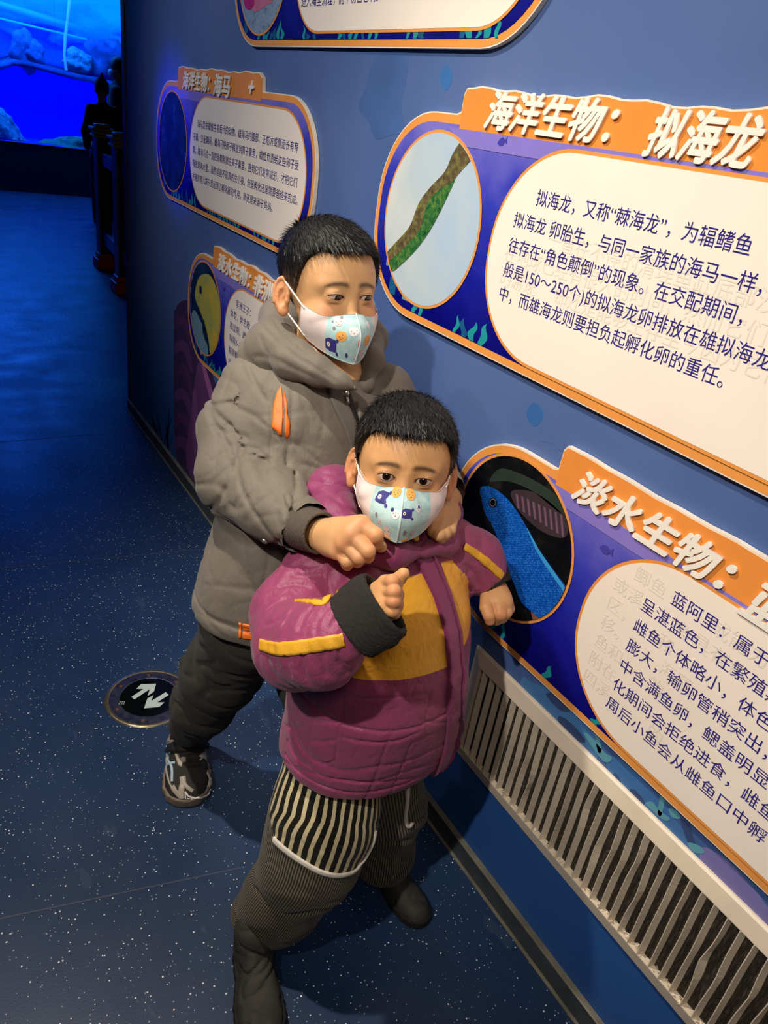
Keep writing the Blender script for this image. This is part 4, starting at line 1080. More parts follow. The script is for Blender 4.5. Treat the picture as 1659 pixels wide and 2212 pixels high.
# ---------------------------------------------------------------- mask with printed animals
def mask_mats():
    n = NT('mask_fabric', rough=0.75, spec=0.2); v = n.coord()
    s_ = n.attr('ms'); w = n.n('ShaderNodeTexWave', bands_direction='Z'); w.inputs['Scale'].default_value = 330; n.l(v, w.inputs['Vector'])
    aq = n.ramp(n.noise(v, 90, 4), [(0.35, rgb(172, 212, 216)), (0.65, rgb(196, 226, 226))])
    sp = n.math('GREATER_THAN', n.noise(v, 420, 1), 0.71); aq = n.mix(sp, aq, rgb(236, 244, 240))
    wh = n.ramp(w.outputs['Fac'], [(0.2, rgb(228, 210, 206)), (0.8, rgb(240, 226, 222))])
    edge = n.ramp(s_, [(0.53, (0, 0, 0)), (0.56, (1, 1, 1))])
    n.color(n.mix(edge, aq, wh)); n.bump(w.outputs['Fac'], 0.25, 0.0003)
    n.b.inputs['Subsurface Weight'].default_value = 0.15; n.b.inputs['Subsurface Radius'].default_value = (0.003, 0.003, 0.003)
    return n.m
M_mask = mask_mats(); M_elastic = plain('white_elastic', rgb(244, 236, 224), 0.6)
Q = {k: pmat('mask_ink_' + k, c, 0.7, 0.03) for k, c in dict(navy=(58, 56, 132), orange=(240, 172, 84), white=(244, 236, 238), black=(40, 36, 44), grey=(140, 134, 138), pink=(240, 140, 140), blush=(226, 200, 202)).items()}
def build_mask(h, parent, prints='a', rise=0.0):
    cols = {0.0: [(0, .0905, -.0215), (0, .1060, -.0420), (0, .1100, -.0660), (0, .0960, -.1060)],
            0.18: [(.012, .0880, -.0225), (.017, .0990, -.0420), (.019, .1000, -.0660), (.013, .0900, -.1030)],
            0.45: [(.030, .0720, -.0285), (.036, .0800, -.0440), (.037, .0800, -.0640), (.030, .0740, -.0960)],
            0.75: [(.0505, .0640, -.0265), (.0545, .0620, -.0430), (.0530, .0580, -.0600), (.045, .0520, -.0850)],
            1.0: [(.0655, .0330, -.0150), (.0665, .0320, -.0340), (.0640, .0270, -.0520), (.0580, .0260, -.0690)]}
    ks = sorted(cols); ns, nt = 30, 26
    def ci(arr, x):  # Catmull-Rom through equally indexed keys
        m = len(arr); i = min(int(x), m - 2); t = x - i
        a, b, c, d = arr[max(i - 1, 0)], arr[i], arr[i + 1], arr[min(i + 2, m - 1)]
        return 0.5 * ((2 * b) + (-a + c) * t + (2 * a - 5 * b + 4 * c - d) * t * t + (-a + 3 * b - 3 * c + d) * t ** 3)
    K = [[np.array(p, float) for p in cols[k]] for k in ks]
    def surf0(s_, t):
        sgn = 1 if s_ >= 0 else -1; s_ = abs(s_); x = np.interp(s_, ks, range(len(ks)))
        r = ci([ci(col, t * 3) for col in K], x); k_ = max(0.0, 1 - t * 1.6); r = np.array([r[0] * sgn, r[1] - rise * k_ * .55 * (1 - .5 * s_), (r[2] if r[2] > -.025 else -.025 + (r[2] + .025) * h.jaw * .97) + rise * k_]); return r
    fs = lambda p: h.face(p)
    def push(P):
        for _ in range(5):
            d = h.skull(P); nose = ell(P, (0, .083, -.030), (.012, .012, .010)); d = np.minimum(d, nose)
            g_ = np.zeros_like(P)
            for k in range(3):
                e = np.zeros(3); e[k] = .0005; g_[:, k] = h.skull(P + e) - h.skull(P - e)
            g_ /= np.linalg.norm(g_, axis=1)[:, None] + 1e-9
            P = P + g_ * np.clip(.0018 - h.skull(P), 0, .004)[:, None]
        return P
    S = np.linspace(-1, 1, 2 * ns + 1); T = np.linspace(0, 1, nt + 1)
    G = np.array([[surf0(s_, t) for t in T] for s_ in S]); sh = G.shape; 
    for _ in range(3):
        G = push(G.reshape(-1, 3)).reshape(sh); H_ = G.copy()
        H_[1:-1, 1:-1] = (G[:-2, 1:-1] + G[2:, 1:-1] + G[1:-1, :-2] + G[1:-1, 2:]) / 4; mid = sh[0] // 2; H_[mid] = G[mid]; G = G * .3 + H_ * .7
    G = push(G.reshape(-1, 3)).reshape(sh)
    Gw = h.W(G.reshape(-1, 3)).reshape(sh)
    # outer and inner skin
    Ns = np.cross(np.gradient(Gw, axis=0), np.gradient(Gw, axis=1)); Ns /= np.linalg.norm(Ns, axis=2)[..., None] + 1e-9
    if np.sum(Ns * (Gw - h.c)) < 0: Ns = -Ns
    out = Gw + Ns * .0005; inn = Gw - Ns * .0006; A, B_ = sh[0], sh[1]
    V = np.concatenate([out.reshape(-1, 3), inn.reshape(-1, 3)]); idx = np.arange(A * B_).reshape(A, B_); F_ = []
    a = idx[:-1, :-1].ravel(); b = idx[1:, :-1].ravel(); c = idx[1:, 1:].ravel(); d = idx[:-1, 1:].ravel()
    F_.append(np.stack([a, b, c, d], 1)); F_.append(np.stack([d, c, b, a], 1) + A * B_)
    bd = list(idx[:, 0]) + list(idx[-1, 1:]) + list(idx[::-1, -1][1:]) + list(idx[0, ::-1][1:-1]); bd = np.array(bd); nx = np.roll(bd, -1)
    F_.append(np.stack([bd, nx, nx + A * B_, bd + A * B_], 1)); F_ = np.concatenate(F_)
    ms = np.repeat(np.abs(S)[:, None], B_, 1).ravel(); ms = np.concatenate([ms, ms])
    mo = np_mesh('face_mask', V, F_, M_mask, parent, {'ms': ms}); mo['label'] = 'pale blue and white face mask printed with little animals'
    def sp(s_, t, off=0.0009):
        x = (s_ + 1) / 2 * (A - 1); y = t * (B_ - 1); i = int(max(0, min(A - 2, x))); j = int(max(0, min(B_ - 2, y))); u, w = x - i, y - j
        p = (Gw[i, j] * (1 - u) * (1 - w) + Gw[i + 1, j] * u * (1 - w) + Gw[i, j + 1] * (1 - u) * w + Gw[i + 1, j + 1] * u * w)
        return p + Ns[i, j] * off
    # embroidered seam and stitched lines
    bm = tube_bm([sp(0, t, .0004) for t in T], .0011, 6); bm_obj('centre_seam', bm, pmat('mask_seam', (214, 236, 232), .7), mo, True)
    def ink(name, poly, col, off=.0010):
        """a flat printed shape, poly in mask coordinates: s across, t down"""
        bm = bmesh.new(); poly = np.array(poly, float); c0 = poly.mean(0); vs1 = [bm.verts.new(sp(p[0], p[1], off)) for p in poly]; vm = [bm.verts.new(sp(*(c0 + (p - c0) * .5), off)) for p in poly]; vc = bm.verts.new(sp(c0[0], c0[1], off))
        m = len(poly)
        for i in range(m):
            j = (i + 1) % m; bm.faces.new((vs1[i], vs1[j], vm[j], vm[i])); bm.faces.new((vm[i], vm[j], vc))
        bmesh.ops.recalc_face_normals(bm, faces=bm.faces[:]); return bm_obj(name, bm, Q[col], mo)
    def disc(s0, t0, rs_, rt, m=14, wob=0.0): return [(s0 + rs_ * (1 + wob * math.sin(3 * a + s0 * 40)) * math.cos(a), t0 + rt * (1 + wob * math.sin(3 * a + s0 * 40)) * math.sin(a)) for a in [2 * math.pi * k / m for k in range(m)]]
    def bear(s0, t0, k=1.0):
        k = k * 1.3
        ink('printed_bear', [(s0 - .10 * k, t0 - .10 * k), (s0 + .02 * k, t0 - .13 * k), (s0 + .09 * k, t0 - .09 * k), (s0 + .10 * k, t0 + .07 * k), (s0 + .02 * k, t0 + .10 * k), (s0 - .09 * k, t0 + .09 * k)], 'navy')
        ink('printed_ear', disc(s0 - .10 * k, t0 + .11 * k, .022 * k, .035 * k, 8), 'navy', .00105); ink('printed_ear', disc(s0 - .11 * k, t0 - .10 * k, .022 * k, .035 * k, 8), 'navy', .00105)
        ink('printed_snout', disc(s0 + .035 * k, t0 - .01, .032 * k, .042 * k, 10), 'white', .00125)
        ink('printed_nose', disc(s0 + .03 * k, t0 - .01, .006, .02, 6), 'black', .0014)
    def tiger(s0, t0, k=1.0):
        k = k * 1.2
        ink('printed_orange_face', disc(s0, t0, .085 * k, .115 * k, 16), 'orange')
        for a, b in ((-.02, -.03), (.03, .02), (0, .06), (-.03, .03)): ink('printed_dot', disc(s0 + a * k, t0 + b * k, .007, .010, 6), 'black', .0013)
    def critter(s0, t0, k=1.0, col='white'):
        k = k * 1.25
        ink('printed_white_face', disc(s0, t0, .055 * k, .09 * k, 16, .08), col)
        for a, b in ((-.03, -.02), (.03, .0), (0, .04)): ink('printed_dot', disc(s0 + a * k, t0 + b * k, .006, .010, 6), 'black', .0013)
    def shell(s0, t0, k=1.0): ink('printed_leaf', disc(s0, t0, .025 * k, .055 * k, 10), 'grey')
    if prints == 'a':      # small boy
        bear(.36, .26, .9); bear(-.075, .46, .62); tiger(.14, .10, .8); tiger(-.14, .11, .8); critter(.08, .48, .8); critter(-.26, .36, .7)
        ink('printed_oval', disc(.13, .42, .022, .04, 10), 'navy', .0013); ink('printed_oval', disc(-.27, .33, .02, .035, 10), 'navy', .0013)
        shell(.38, .62); shell(-.10, .80, .9); critter(.18, .84, .8, 'blush'); critter(.32, .74, .6, 'blush'); critter(-.24, .84, .6, 'blush')
        ink('printed_orange_face', [(.10, .955), (.26, .90), (.28, .97), (.12, .985)], 'orange'); ink('printed_orange_face', [(-.08, .93), (-.2, .90), (-.2, .97), (-.09, .98)], 'orange')
    else:                  # taller boy
        tiger(.27, .56, .85); tiger(-.17, .62, .75); critter(.10, .42, 1.0); critter(-.24, .28, .9); bear(.44, .78, .8); critter(.34, .22, .9, 'blush'); shell(.30, .08); shell(.40, .38); shell(.44, .2, .7)
        ink('printed_pink_spot', disc(.02, .66, .018, .07, 10), 'pink'); critter(-.10, .85, .7, 'blush'); ink('printed_oval', disc(.17, .86, .02, .035, 10), 'navy', .0013); critter(.02, .90, .5, 'blush')
    # ear loops
    for sg in (1, -1):
        for t, ear, w_ in ((.10, (.0745, -.012, .011), .0014), (.93, (.0715, -.012, -.034), .0013)):
            a = sp(sg * .93, t, .0008); e = h.W((sg * ear[0], ear[1], ear[2])); m = (a + e) / 2
            pts = []
            for k in range(8):
                p = a + (e - a) * k / 7; d_ = h.sdf(p[None])[0]; g_ = grad(h.sdf, p[None])[0]; p = p + g_ * max(0, .0012 - d_) if d_ < .004 else p; pts.append(p)
            bm_obj('ear_loop', tube_bm(pts, w_, 7), M_elastic, mo, True)
        a = sp(sg * .93, .10, .0010)
    return mo

# ---------------------------------------------------------------- hands: every finger a chain of joints
def hand_sdf(wrist, palm, fingers, nails=None, s=1.0):
    """palm: list of (a, b, ra, rb) capsules; fingers: list of (joints, radii)"""
    pts = np.concatenate([np.array([p for f in fingers for p in f[0]]), np.array([wrist])]); c = pts.mean(0); r = np.linalg.norm(pts - c, axis=1).max() + .03
    def f_(P):
        d = None
        for a, b, ra, rb in palm:
            q = cap(P, a, b, ra, rb); d = q if d is None else smin(d, q, .008)
        for js, rs in fingers:
            q = chain(P, js, rs, .0015); d = smin(d, q, .0020)
        return d
    return bounded(f_, c, r)
# ================================================================ THE TALLER BOY
tall = thing('person', 'taller child in a grey-brown hooded parka and mask, hand on the smaller child\'s shoulder', 'person', (0.45, 1.15, 0))
def fin(o, root=None):
    """children of a person keep world coordinates: undo the parent's own place"""
    return o
TI = Matrix.Translation((-0.45, -1.15, 0))
tall_parts = []
HA = Head(at(714, 628, 1.175), unit((-0.02, -1.0, 0.09)), (0.0, 0.0, 1.0), .975, eye_open=.0040, hairline=.066, lower=.0034, jaw=.93)

def patch2(name, pxs, f, mat, parent, off=.0012, dens=4, rings=5, t0=.6, sm=0, pts3=None):
    P = hit(f, pxs, t0) if pts3 is None else np.array(pts3)
    Q_ = []
    if sm: Q_ = spline(list(P), sm, True)
    else:
        for i in range(len(P)):
            a, b = P[i], P[(i + 1) % len(P)]
            for k in range(dens): Q_.append(a + (b - a) * k / dens)
    Q_ = np.array(Q_); c = Q_.mean(0); G = np.stack([c + (Q_ - c) * (1 - k / rings) for k in range(rings)], 0)
    sh = G.shape; G = snap(f, G.reshape(-1, 3), off).reshape(sh); cc = snap(f, c[None], off)[0]; lo_ = snap(f, Q_, -.0008)
    bm = bmesh.new(); R_ = [[bm.verts.new(p) for p in lo_]] + [[bm.verts.new(p) for p in G[k]] for k in range(rings)]; vc = bm.verts.new(cc); m = len(Q_)
    for a, b in zip(R_, R_[1:]):
        for i in range(m): bm.faces.new((a[i], a[(i + 1) % m], b[(i + 1) % m], b[i]))
    for i in range(m): bm.faces.new((R_[-1][i], R_[-1][(i + 1) % m], vc))
    bmesh.ops.recalc_face_normals(bm, faces=bm.faces[:]); return bm_obj(name, bm, mat, parent, True)

# -- hands (joints in space)
def A(*p): return at(*p)
fist = hand_sdf(A(692, 1150, 1.035),
    [(A(680, 1150, 1.065), A(735, 1158, 1.020), .022, .023), (A(730, 1145, 1.030), A(780, 1136, 0.990), .018, .0155), (A(728, 1160, 1.028), A(760, 1154, 0.985), .019, .0155), (A(720, 1170, 1.03), A(746, 1172, 0.990), .018, .015), (A(710, 1178, 1.035), A(730, 1190, 1.000), .016, .013),
     (A(700, 1160, 1.05), A(770, 1150, 1.02), .022, .018)],
    [([A(782, 1135, .987), A(812, 1156, .978), A(814, 1172, .994), A(800, 1174, 1.012)], [.0108, .0105, .0092, .0085]),
     ([A(760, 1154, .983), A(795, 1190, .974), A(794, 1202, .992), A(780, 1196, 1.010)], [.0108, .0104, .0092, .0085]),
     ([A(745, 1172, .988), A(775, 1204, .980), A(772, 1212, .998), A(760, 1204, 1.014)], [.0104, .0100, .0090, .0082]),
     ([A(730, 1190, .998), A(750, 1212, .990), A(750, 1220, 1.004), A(742, 1210, 1.018)], [.0092, .0090, .0080, .0074]),
     ([A(735, 1150, 1.04), A(785, 1158, 1.030), A(810, 1172, 1.018), A(823, 1181, 1.008)], [.014, .0115, .0095, .0080])])
handl = hand_sdf(A(985, 1095, 1.15),
    [(A(970, 1095, 1.165), A(962, 1118, 1.12), .017, .018), (A(968, 1105, 1.14), A(950, 1128, 1.10), .016, .014), (A(972, 1112, 1.14), A(962, 1133, 1.103), .015, .013)],
    [([A(945, 1122, 1.098), A(938, 1148, 1.075), A(944, 1160, 1.085)], [.0105, .0095, .0085]),
     ([A(955, 1130, 1.092), A(948, 1155, 1.068), A(952, 1163, 1.082)], [.0105, .0095, .0085]),
     ([A(965, 1132, 1.095), A(961, 1152, 1.075), A(962, 1158, 1.09)], [.0100, .0092, .0080]),
     ([A(976, 1128, 1.10), A(974, 1144, 1.085), A(974, 1150, 1.096)], [.0088, .0080, .0072]),
     ([A(955, 1105, 1.11), A(938, 1118, 1.092), A(928, 1135, 1.08)], [.0120, .0100, .0085])])

# -- coat
O_A = A(592, 1335, 1.36); T_A = A(708, 800, 1.215); AX_A = unit(T_A - O_A); LA = float(np.linalg.norm(T_A - O_A)); FR_A = V3(-.18, -.98, 0)
SD_A = unit(np.cross(FR_A, AX_A)); FR_A = unit(np.cross(AX_A, SD_A))
def coat_torso(P):
    ts = np.array([0, .02, .10, .22, .33, .41, .46, .50, .54]) * (LA / .50)
    return loft(P, O_A, AX_A, FR_A, ts, [0, 0, 0, 0, 0, 0, 0, 0, 0], [0, 0, .005, .008, .006, .0, -.004, -.008, -.01],
                [.146, .150, .146, .134, .134, .128, .110, .080, .045], [.116, .120, .118, .112, .106, .096, .080, .062, .04], .012, 2.25)
SLR = [A(540, 838, 1.235), A(505, 930, 1.235), A(506, 1030, 1.205), A(590, 1092, 1.13), A(668, 1146, 1.065)]; SLRr = [.050, .056, .060, .052, .037]
SLL = [A(830, 848, 1.29), A(872, 925, 1.31), A(925, 1005, 1.27), A(966, 1082, 1.185)]; SLLr = [.050, .048, .042, .034]
COAT_L = None
def coat(P):
    d = smin(smin(coat_torso(P), chain(P, SLR, SLRr, .02), .028), chain(P, SLL, SLLr, .02), .028)
    q = P - O_A; t = q @ AX_A; x = q @ SD_A; y = q @ FR_A
    cr = crease(P, 26, .13, .4, (1, 1, 1.5)) * .0022 + crease(P, 52, .14, 2.2, (1.4, .8, 1)) * .0012
    arm = chain(P, SLR, SLRr, .02) < .004
    cr = cr * np.where(arm, 1.5, .55)
    d = d + cr - .0030 * np.abs(sn(P, 22, .8))
    # stitched seams
    for c, n_, w_ in ((A(505, 905, 1.2), unit((.35, -.2, .9)), .0045), (A(530, 990, 1.18), unit((.55, -.3, .75)), .0045), (A(620, 1100, 1.1), unit((.75, -.35, -.25)), .004), (A(560, 860, 1.2), unit((-.75, .3, .35)), .004)):
        e = (P - c) @ n_; d = d + np.where(arm, .0045, .0) * np.exp(-(e / w_) ** 2)
    d = d + .003 * np.exp(-((t - .035) / .003) ** 2) * (y > -.2)                     # hem stitching
    # yoke seam and side panel seam on the chest (left of the zip)
    d = d + (carve(P, COAT_L) if COAT_L else 0)
    front = (y > 0) & ~arm
    e = np.abs(x - (-.045) * 1 - .035 * np.clip((t - .20) / .2, -1, 1)); d = d + np.where(front & (t > .05), .0028, 0) * np.exp(-((x - .070) / .003) ** 2)
    for tk_ in (.185, .30): d = d + np.where(front, .003, 0) * np.exp(-((t - tk_ * LA / .5 - .3 * np.abs(x)) / .0035) ** 2)
    return d
coat_base = lambda P: smin(smin(coat_torso(P), chain(P, SLR, SLRr, .02), .028), chain(P, SLL, SLLr, .02), .028)
COAT_L = grooves(coat_base, [([(635, 806), (607, 823), (589, 845), (586, 881), (588, 935), (585, 985)], .0030, .0050), ([(589, 935), (622, 950), (662, 977), (705, 1011)], .0028, .0040),
    ([(455, 918), (484, 932), (517, 939), (540, 950)], .0038, .0060), ([(490, 868), (520, 884), (546, 897), (582, 925)], .0030, .0040), ([(459, 1040), (488, 1016), (517, 994), (548, 986), (590, 990)], .0040, .0065),
    ([(531, 791), (553, 834), (578, 870)], .0034, .0045), ([(633, 1102), (645, 1084), (665, 1070), (701, 1062)], .0028, .0045), ([(640, 824), (656, 870), (672, 920)], .0030, .0022),
    ([(470, 960), (520, 965), (560, 975), (588, 1010)], .0036, .0040), ([(550, 1095), (580, 1070), (615, 1050)], .0036, .0045), ([(505, 1090), (530, 1060), (545, 1040)], .0034, .0040),
    ([(470, 1100), (455, 1180), (440, 1260), (432, 1320)], .0026, .0025), ([(520, 1140), (535, 1220), (545, 1300), (550, 1350)], .0026, .0022), ([(416, 1318), (450, 1335), (500, 1350), (560, 1362)], .0024, .0030),
    ([(452, 1000), (470, 985), (495, 975)], .0034, .0045), ([(500, 800), (490, 830), (480, 860)], .0030, .0035), ([(690, 850), (700, 900), (690, 960)], .004, .002), ([(640, 1000), (680, 1010), (720, 1030)], .0034, .0028)])
M_coat = cloth('parka_cloth', rgb(106, 100, 89), rgb(120, 113, 101), .60, 1500, .10, 16, .5, .25)
cpts, cf = mesh_sdf(coat, A(400, 1390, 1.5) - .35, A(700, 760, 1.2) + .40, .0034)
cpts = smooth_np(cpts, cf, 1, .4)
coat_o = np_mesh('parka', cpts, cf, M_coat, None); tall_parts.append(coat_o)
coat_o['label'] = 'grey-brown padded parka with orange chest flashes'

hoodc = [(A(764, 838, 1.115), .004), (A(735, 824, 1.118), .010), (A(688, 803, 1.13), .019), (A(634, 778, 1.16), .029), (A(592, 738, 1.215), .034), (A(612, 690, 1.29), .036), (A(690, 665, 1.36), .040), (A(765, 680, 1.345), .036), (A(800, 730, 1.28), .026), (A(800, 780, 1.21), .018), (A(790, 832, 1.20), .008), (A(778, 872, 1.24), .006)]
HOOD_L = None
def hood(P):
    d = chain(P, [p for p, r in hoodc], [r for p, r in hoodc], .02)
    d = smin(d, ell(P, A(585, 770, 1.235), (.052, .055, .045)), .02)
    d = smin(d, ell(P, A(700, 720, 1.36), (.085, .05, .075)), .03)
    d = smax(d, -(HA.skull(HA.L(P)) - .004), .006)
    d = smax(d, -cap(P, HA.W((0, -.01, -.06)), HA.W((0, .0, -.125)), .048, .046), .008)
    d = d + crease(P, 34, .15, 1.3) * .0035 - .002 * np.abs(sn(P, 26, .2))
    return d + (carve(P, HOOD_L) if HOOD_L else 0)
HOOD_L = grooves(hood, [([(553, 690), (590, 730), (640, 770), (690, 800), (735, 828)], .0028, .0040), ([(575, 665), (610, 715), (660, 760), (710, 795), (748, 822)], .0022, .0030), ([(545, 770), (590, 775), (640, 800), (690, 822)], .0035, .0040),
    ([(560, 720), (575, 760), (600, 790)], .0035, .0030), ([(800, 700), (795, 760), (785, 810)], .0026, .0030)])
hv, hf = mesh_sdf(hood, A(690, 740, 1.25) - .2, A(690, 740, 1.25) + .2, .0030)
hv = smooth_np(hv, hf, 1, .4)
M_hood = cloth('hood_cloth', rgb(104, 98, 88), rgb(118, 111, 99), .62, 1500, .10, 18, .4, .25)
tall_parts.append(np_mesh('hood', hv, hf, M_hood, None))
# dark jersey at the neck
def jersey(P): return smax(cap(P, HA.W((0, -.028, -.100)), HA.W((0, .012, -.185)), .050, .062), -cap(P, HA.W((0, -.012, -.03)), HA.W((0, -.012, -.100)), .044, .044), .004)
jv, jf = mesh_sdf(jersey, HA.W((0, 0, -.15)) - .11, HA.W((0, 0, -.15)) + .11, .004)
tall_parts.append(np_mesh('jersey', jv, jf, plain('black_jersey', rgb(20, 19, 20), .9), None))

# -- trousers, legs
LEG = [A(545, 1345, 1.36), A(478, 1450, 1.47), A(440, 1520, 1.56), A(410, 1578, 1.70)]; LEGr = [.085, .074, .062, .048]
LEG2 = [A(640, 1350, 1.38), A(690, 1480, 1.50), A(720, 1580, 1.62), A(735, 1680, 1.78)]; LEG2r = [.085, .074, .060, .048]
def trousers(P):
    d = smin(chain(P, LEG, LEGr, .03), chain(P, LEG2, LEG2r, .03), .02)
    d = smin(d, ell(P, A(595, 1330, 1.38), (.135, .11, .07)), .03)
    d = d + crease(P, 34, .2, 3.1, (1, 1, 1.8)) * .005 - .002 * np.abs(sn(P, 24, .2))
    return smax(d, .100 - P[:, 2], .012)
tv, tf = mesh_sdf(trousers, V3(.2, .8, .03), V3(.85, 1.55, .68), .0040)
tv = smooth_np(tv, tf, 1, .4)
tall_parts.append(np_mesh('trousers', tv, tf, cloth('dark_trousers', rgb(44, 42, 38), rgb(54, 51, 45), .9, 900, .3, 12, .3, .1), None))

# -- the body: head, neck, trunk, arms and hands as one mesh
def trunkA(P):
    d = loft(P, O_A, AX_A, FR_A, np.array([-.05, .1, .3, .44, .50]), [0] * 5, [0] * 5, [.10, .10, .10, .095, .05], [.07, .07, .07, .06, .045], .01)
    d = smin(d, chain(P, SLR, [.032, .030, .028, .024, .021], .01), .01); d = smin(d, chain(P, SLL + [A(962, 1095, 1.15)], [.032, .030, .026, .022, .020], .01), .01)
    d = smin(d, cap(P, HA.W((0, -.03, -.12)), HA.W((0, -.02, -.22)), .040, .05), .01)
    d = smin(d, chain(P, LEG, [.05, .045, .035, .028], .01), .01); d = smin(d, chain(P, LEG2, [.05, .045, .035, .028], .01), .01)
    return d
parts = []
v_, f_ = mesh_sdf(HA.sdf, HA.c - .165 * V3(1, 1, 1.05), HA.c + .125, .00125); parts.append((v_, f_))
v_, f_ = mesh_sdf(trunkA, V3(.2, .7, .06), V3(.95, 1.55, 1.12), .006); parts.append((v_, f_))
v_, f_ = mesh_sdf(fist, A(745, 1170, 1.02) - .10, A(745, 1170, 1.02) + .10, .0014); parts.append((v_, f_))
v_, f_ = mesh_sdf(handl, A(960, 1120, 1.12) - .09, A(960, 1120, 1.12) + .09, .0015); parts.append((v_, f_))
bv, bf = join_np(parts)
at_ = HA.body_attrs(bv)
kn = np.zeros(len(bv))
for c in (A(782, 1135, .975), A(760, 1154, .970), A(745, 1172, .975), A(730, 1190, .985), A(812, 1165, .975), A(795, 1200, .97), A(775, 1210, .975)): kn = np.maximum(kn, .45 * np.exp(-(np.linalg.norm(bv - c, axis=1) / .014) ** 2))
at_['blush'] = np.maximum(at_['blush'], kn)
body = np_mesh('body', bv, bf, M_skin, None, at_); tall_parts.append(body)
tall_parts.append(build_hair(HA, None, 3))
tall_parts.append(build_mask(HA, None, prints='b'))
build_eyes(HA, body, (-.16, .97, -.16))

# -- coat details
det = coat_o
M_orange = plain('orange_piping', rgb(252, 122, 36), .5, .05)
patch2('chest_flash', [(608, 834), (599, 848), (593, 872), (591, 925), (610, 941), (611, 900), (611, 860)], coat, M_orange, det, .0016, 3, 6)
patch2('chest_flash', [(613, 842), (620, 868), (622, 948), (616, 944), (616, 870)], coat, M_orange, det, .0016, 3, 4)
for q in ([(516, 1345), (521, 1346), (521, 1378), (516, 1377)], [(525, 1347), (545, 1351), (545, 1362), (525, 1359)], [(525, 1364), (545, 1366), (546, 1380), (525, 1378)], [(548, 1352), (556, 1354), (556, 1382), (549, 1381)]):
    patch2('hem_flash', q, coat, M_orange, det, .0022)
M_coat2 = plain('parka_cloth_flap', rgb(108, 102, 91), .65, .06, 40, .3)
ribbon('placket', list(hit(coat, [(722, 828), (726, 855), (738, 885), (756, 925), (766, 960), (770, 1010)])), [.020, .024, .024, .022, .022], coat, M_coat2, det, .003, .003, 6, 5)
ribbon('placket', list(hit(coat, [(775, 868), (782, 900), (786, 940), (788, 980)])), [.012, .014, .014, .014], coat, M_coat2, det, .002, .003, 6, 4)
M_zip = plain('dark_zip_tape', rgb(24, 23, 24), .7)
ribbon('zip_tape', list(hit(coat, [(745, 840), (758, 880), (768, 915), (775, 960), (779, 1000)])), .013, coat, M_zip, det, .001, .001, 5, 2)
M_silver = plain('silver_metal', rgb(190, 184, 176), .3, .1, 40, metal=.9)
p = hit(coat, [(745, 843), (748, 862), (749, 876)], .6); nA = grad(coat, p)
bm = tube_bm([p[0] + nA[0] * .006, (p[0] + p[1]) / 2 + nA[0] * .007, p[1] + nA[1] * .006], [.0022, .0042, .0030], 8); tube_bm([p[1] + nA[1] * .0065, p[2] + nA[2] * .0065], [.0030, .0032], 8, bm)
bm_obj('zip_pull', bm, M_silver, det, True)
def button(px, py, f, mat, parent, r=.0055, name='snap_button', h_=.003, tt=.6):
    p = hit(f, [(px, py)], tt)[0]; n_ = grad(f, p[None])[0]; bm = lathe([(r, 0), (r, h_ * .6), (r * .8, h_), (r * .45, h_ * .75)], 20)
    o = bm_obj(name, bm, mat, parent, True); o.matrix_local = Matrix.Translation(Vector(p + n_ * .0015)) @ Vector(n_).to_track_quat('Z', 'Y').to_matrix().to_4x4(); return o
button(722, 858, coat, plain('dark_snap', rgb(70, 66, 60), .35, metal=.6), det); button(722, 850, coat, M_silver, det, .0025, 'snap_button', .004)
button(762, 838, coat, M_silver, det, .003); button(572, 1166, coat, M_silver, det, .006)
# cuff: rolled rib between sleeve and hand
def cuffA(P):
    a, b = A(655, 1138, 1.075), A(694, 1152, 1.040); d = cap(P, a, b, .033, .0300)
    q = P - a; ax = unit(b - a); t = q @ ax; L = np.linalg.norm(b - a)
    d = d + .0008 * np.sin(t * 2200); d = smax(d, t - L, .002); return smax(d, -(cap(P, a, b, .027, .0255)), .002)
qv, qf = mesh_sdf(cuffA, A(680, 1146, 1.06) - .06, A(680, 1146, 1.06) + .06, .0018)
tall_parts.append(np_mesh('cuff', qv, qf, plain('cuff_grey_brown', rgb(82, 74, 64), .85, .1, 100, .4), None))

# -- trainer
class Foot:
    def __init__(s, heel, toe, L):
        s.o = np.array([heel[0], heel[1], 0.0]); y = unit((toe[0] - heel[0], toe[1] - heel[1], 0)); s.R = np.stack([np.cross(y, V3(0, 0, 1)), y, V3(0, 0, 1)], 1); s.L = L
        s.k = L / .205; s.wm = 1.0
    def l(s, P): return (P - s.o) @ s.R / s.k / np.array([s.wm, 1, 1])
    def hw(s, y): return np.interp(y, [-.004, .006, .03, .08, .13, .165, .190, .203, .209], [.006, .022, .031, .030, .037, .037, .029, .016, .004])
    def sole(s, P):
        p = s.l(P); x, y, z = p.T; w = s.hw(y) + .003 - .0012 * (np.abs(np.sin(y * 170)) > .9); top = np.interp(y, [0, .06, .13, .2], [.030, .024, .019, .022])
        d = smax(np.abs(x) - w, np.maximum(z - top, .0015 * 0 - z), .004); d = smax(d, np.abs(y - .1025) - .106, .006); return d * s.k
    def upper(s, P):
        p = s.l(P); x, y, z = p.T; w = s.hw(y) * .97; h_ = np.interp(y, [0, .01, .035, .075, .10, .13, .165, .19, .205], [.062, .078, .082, .080, .066, .053, .046, .040, .024])
        e = (np.abs(x / w) ** 2.3 + np.abs((z - .012) / (h_ - .012)) ** 2.3) ** (1 / 2.3); d = (e - 1) * np.minimum(w, h_) * .8
        d = smax(d, .012 - z, .003); return smax(d, np.abs(y - .102) - .103, .006) * s.k
ft = Foot(fpt(404, 1588), fpt(404, 1736), .215); ft.wm = 1.28
M_up = plain('trainer_black_mesh', rgb(38, 36, 34), .8, .2, 300, .5); M_sole = plain('trainer_sole', rgb(128, 116, 102), .7, .12, 60, .2)
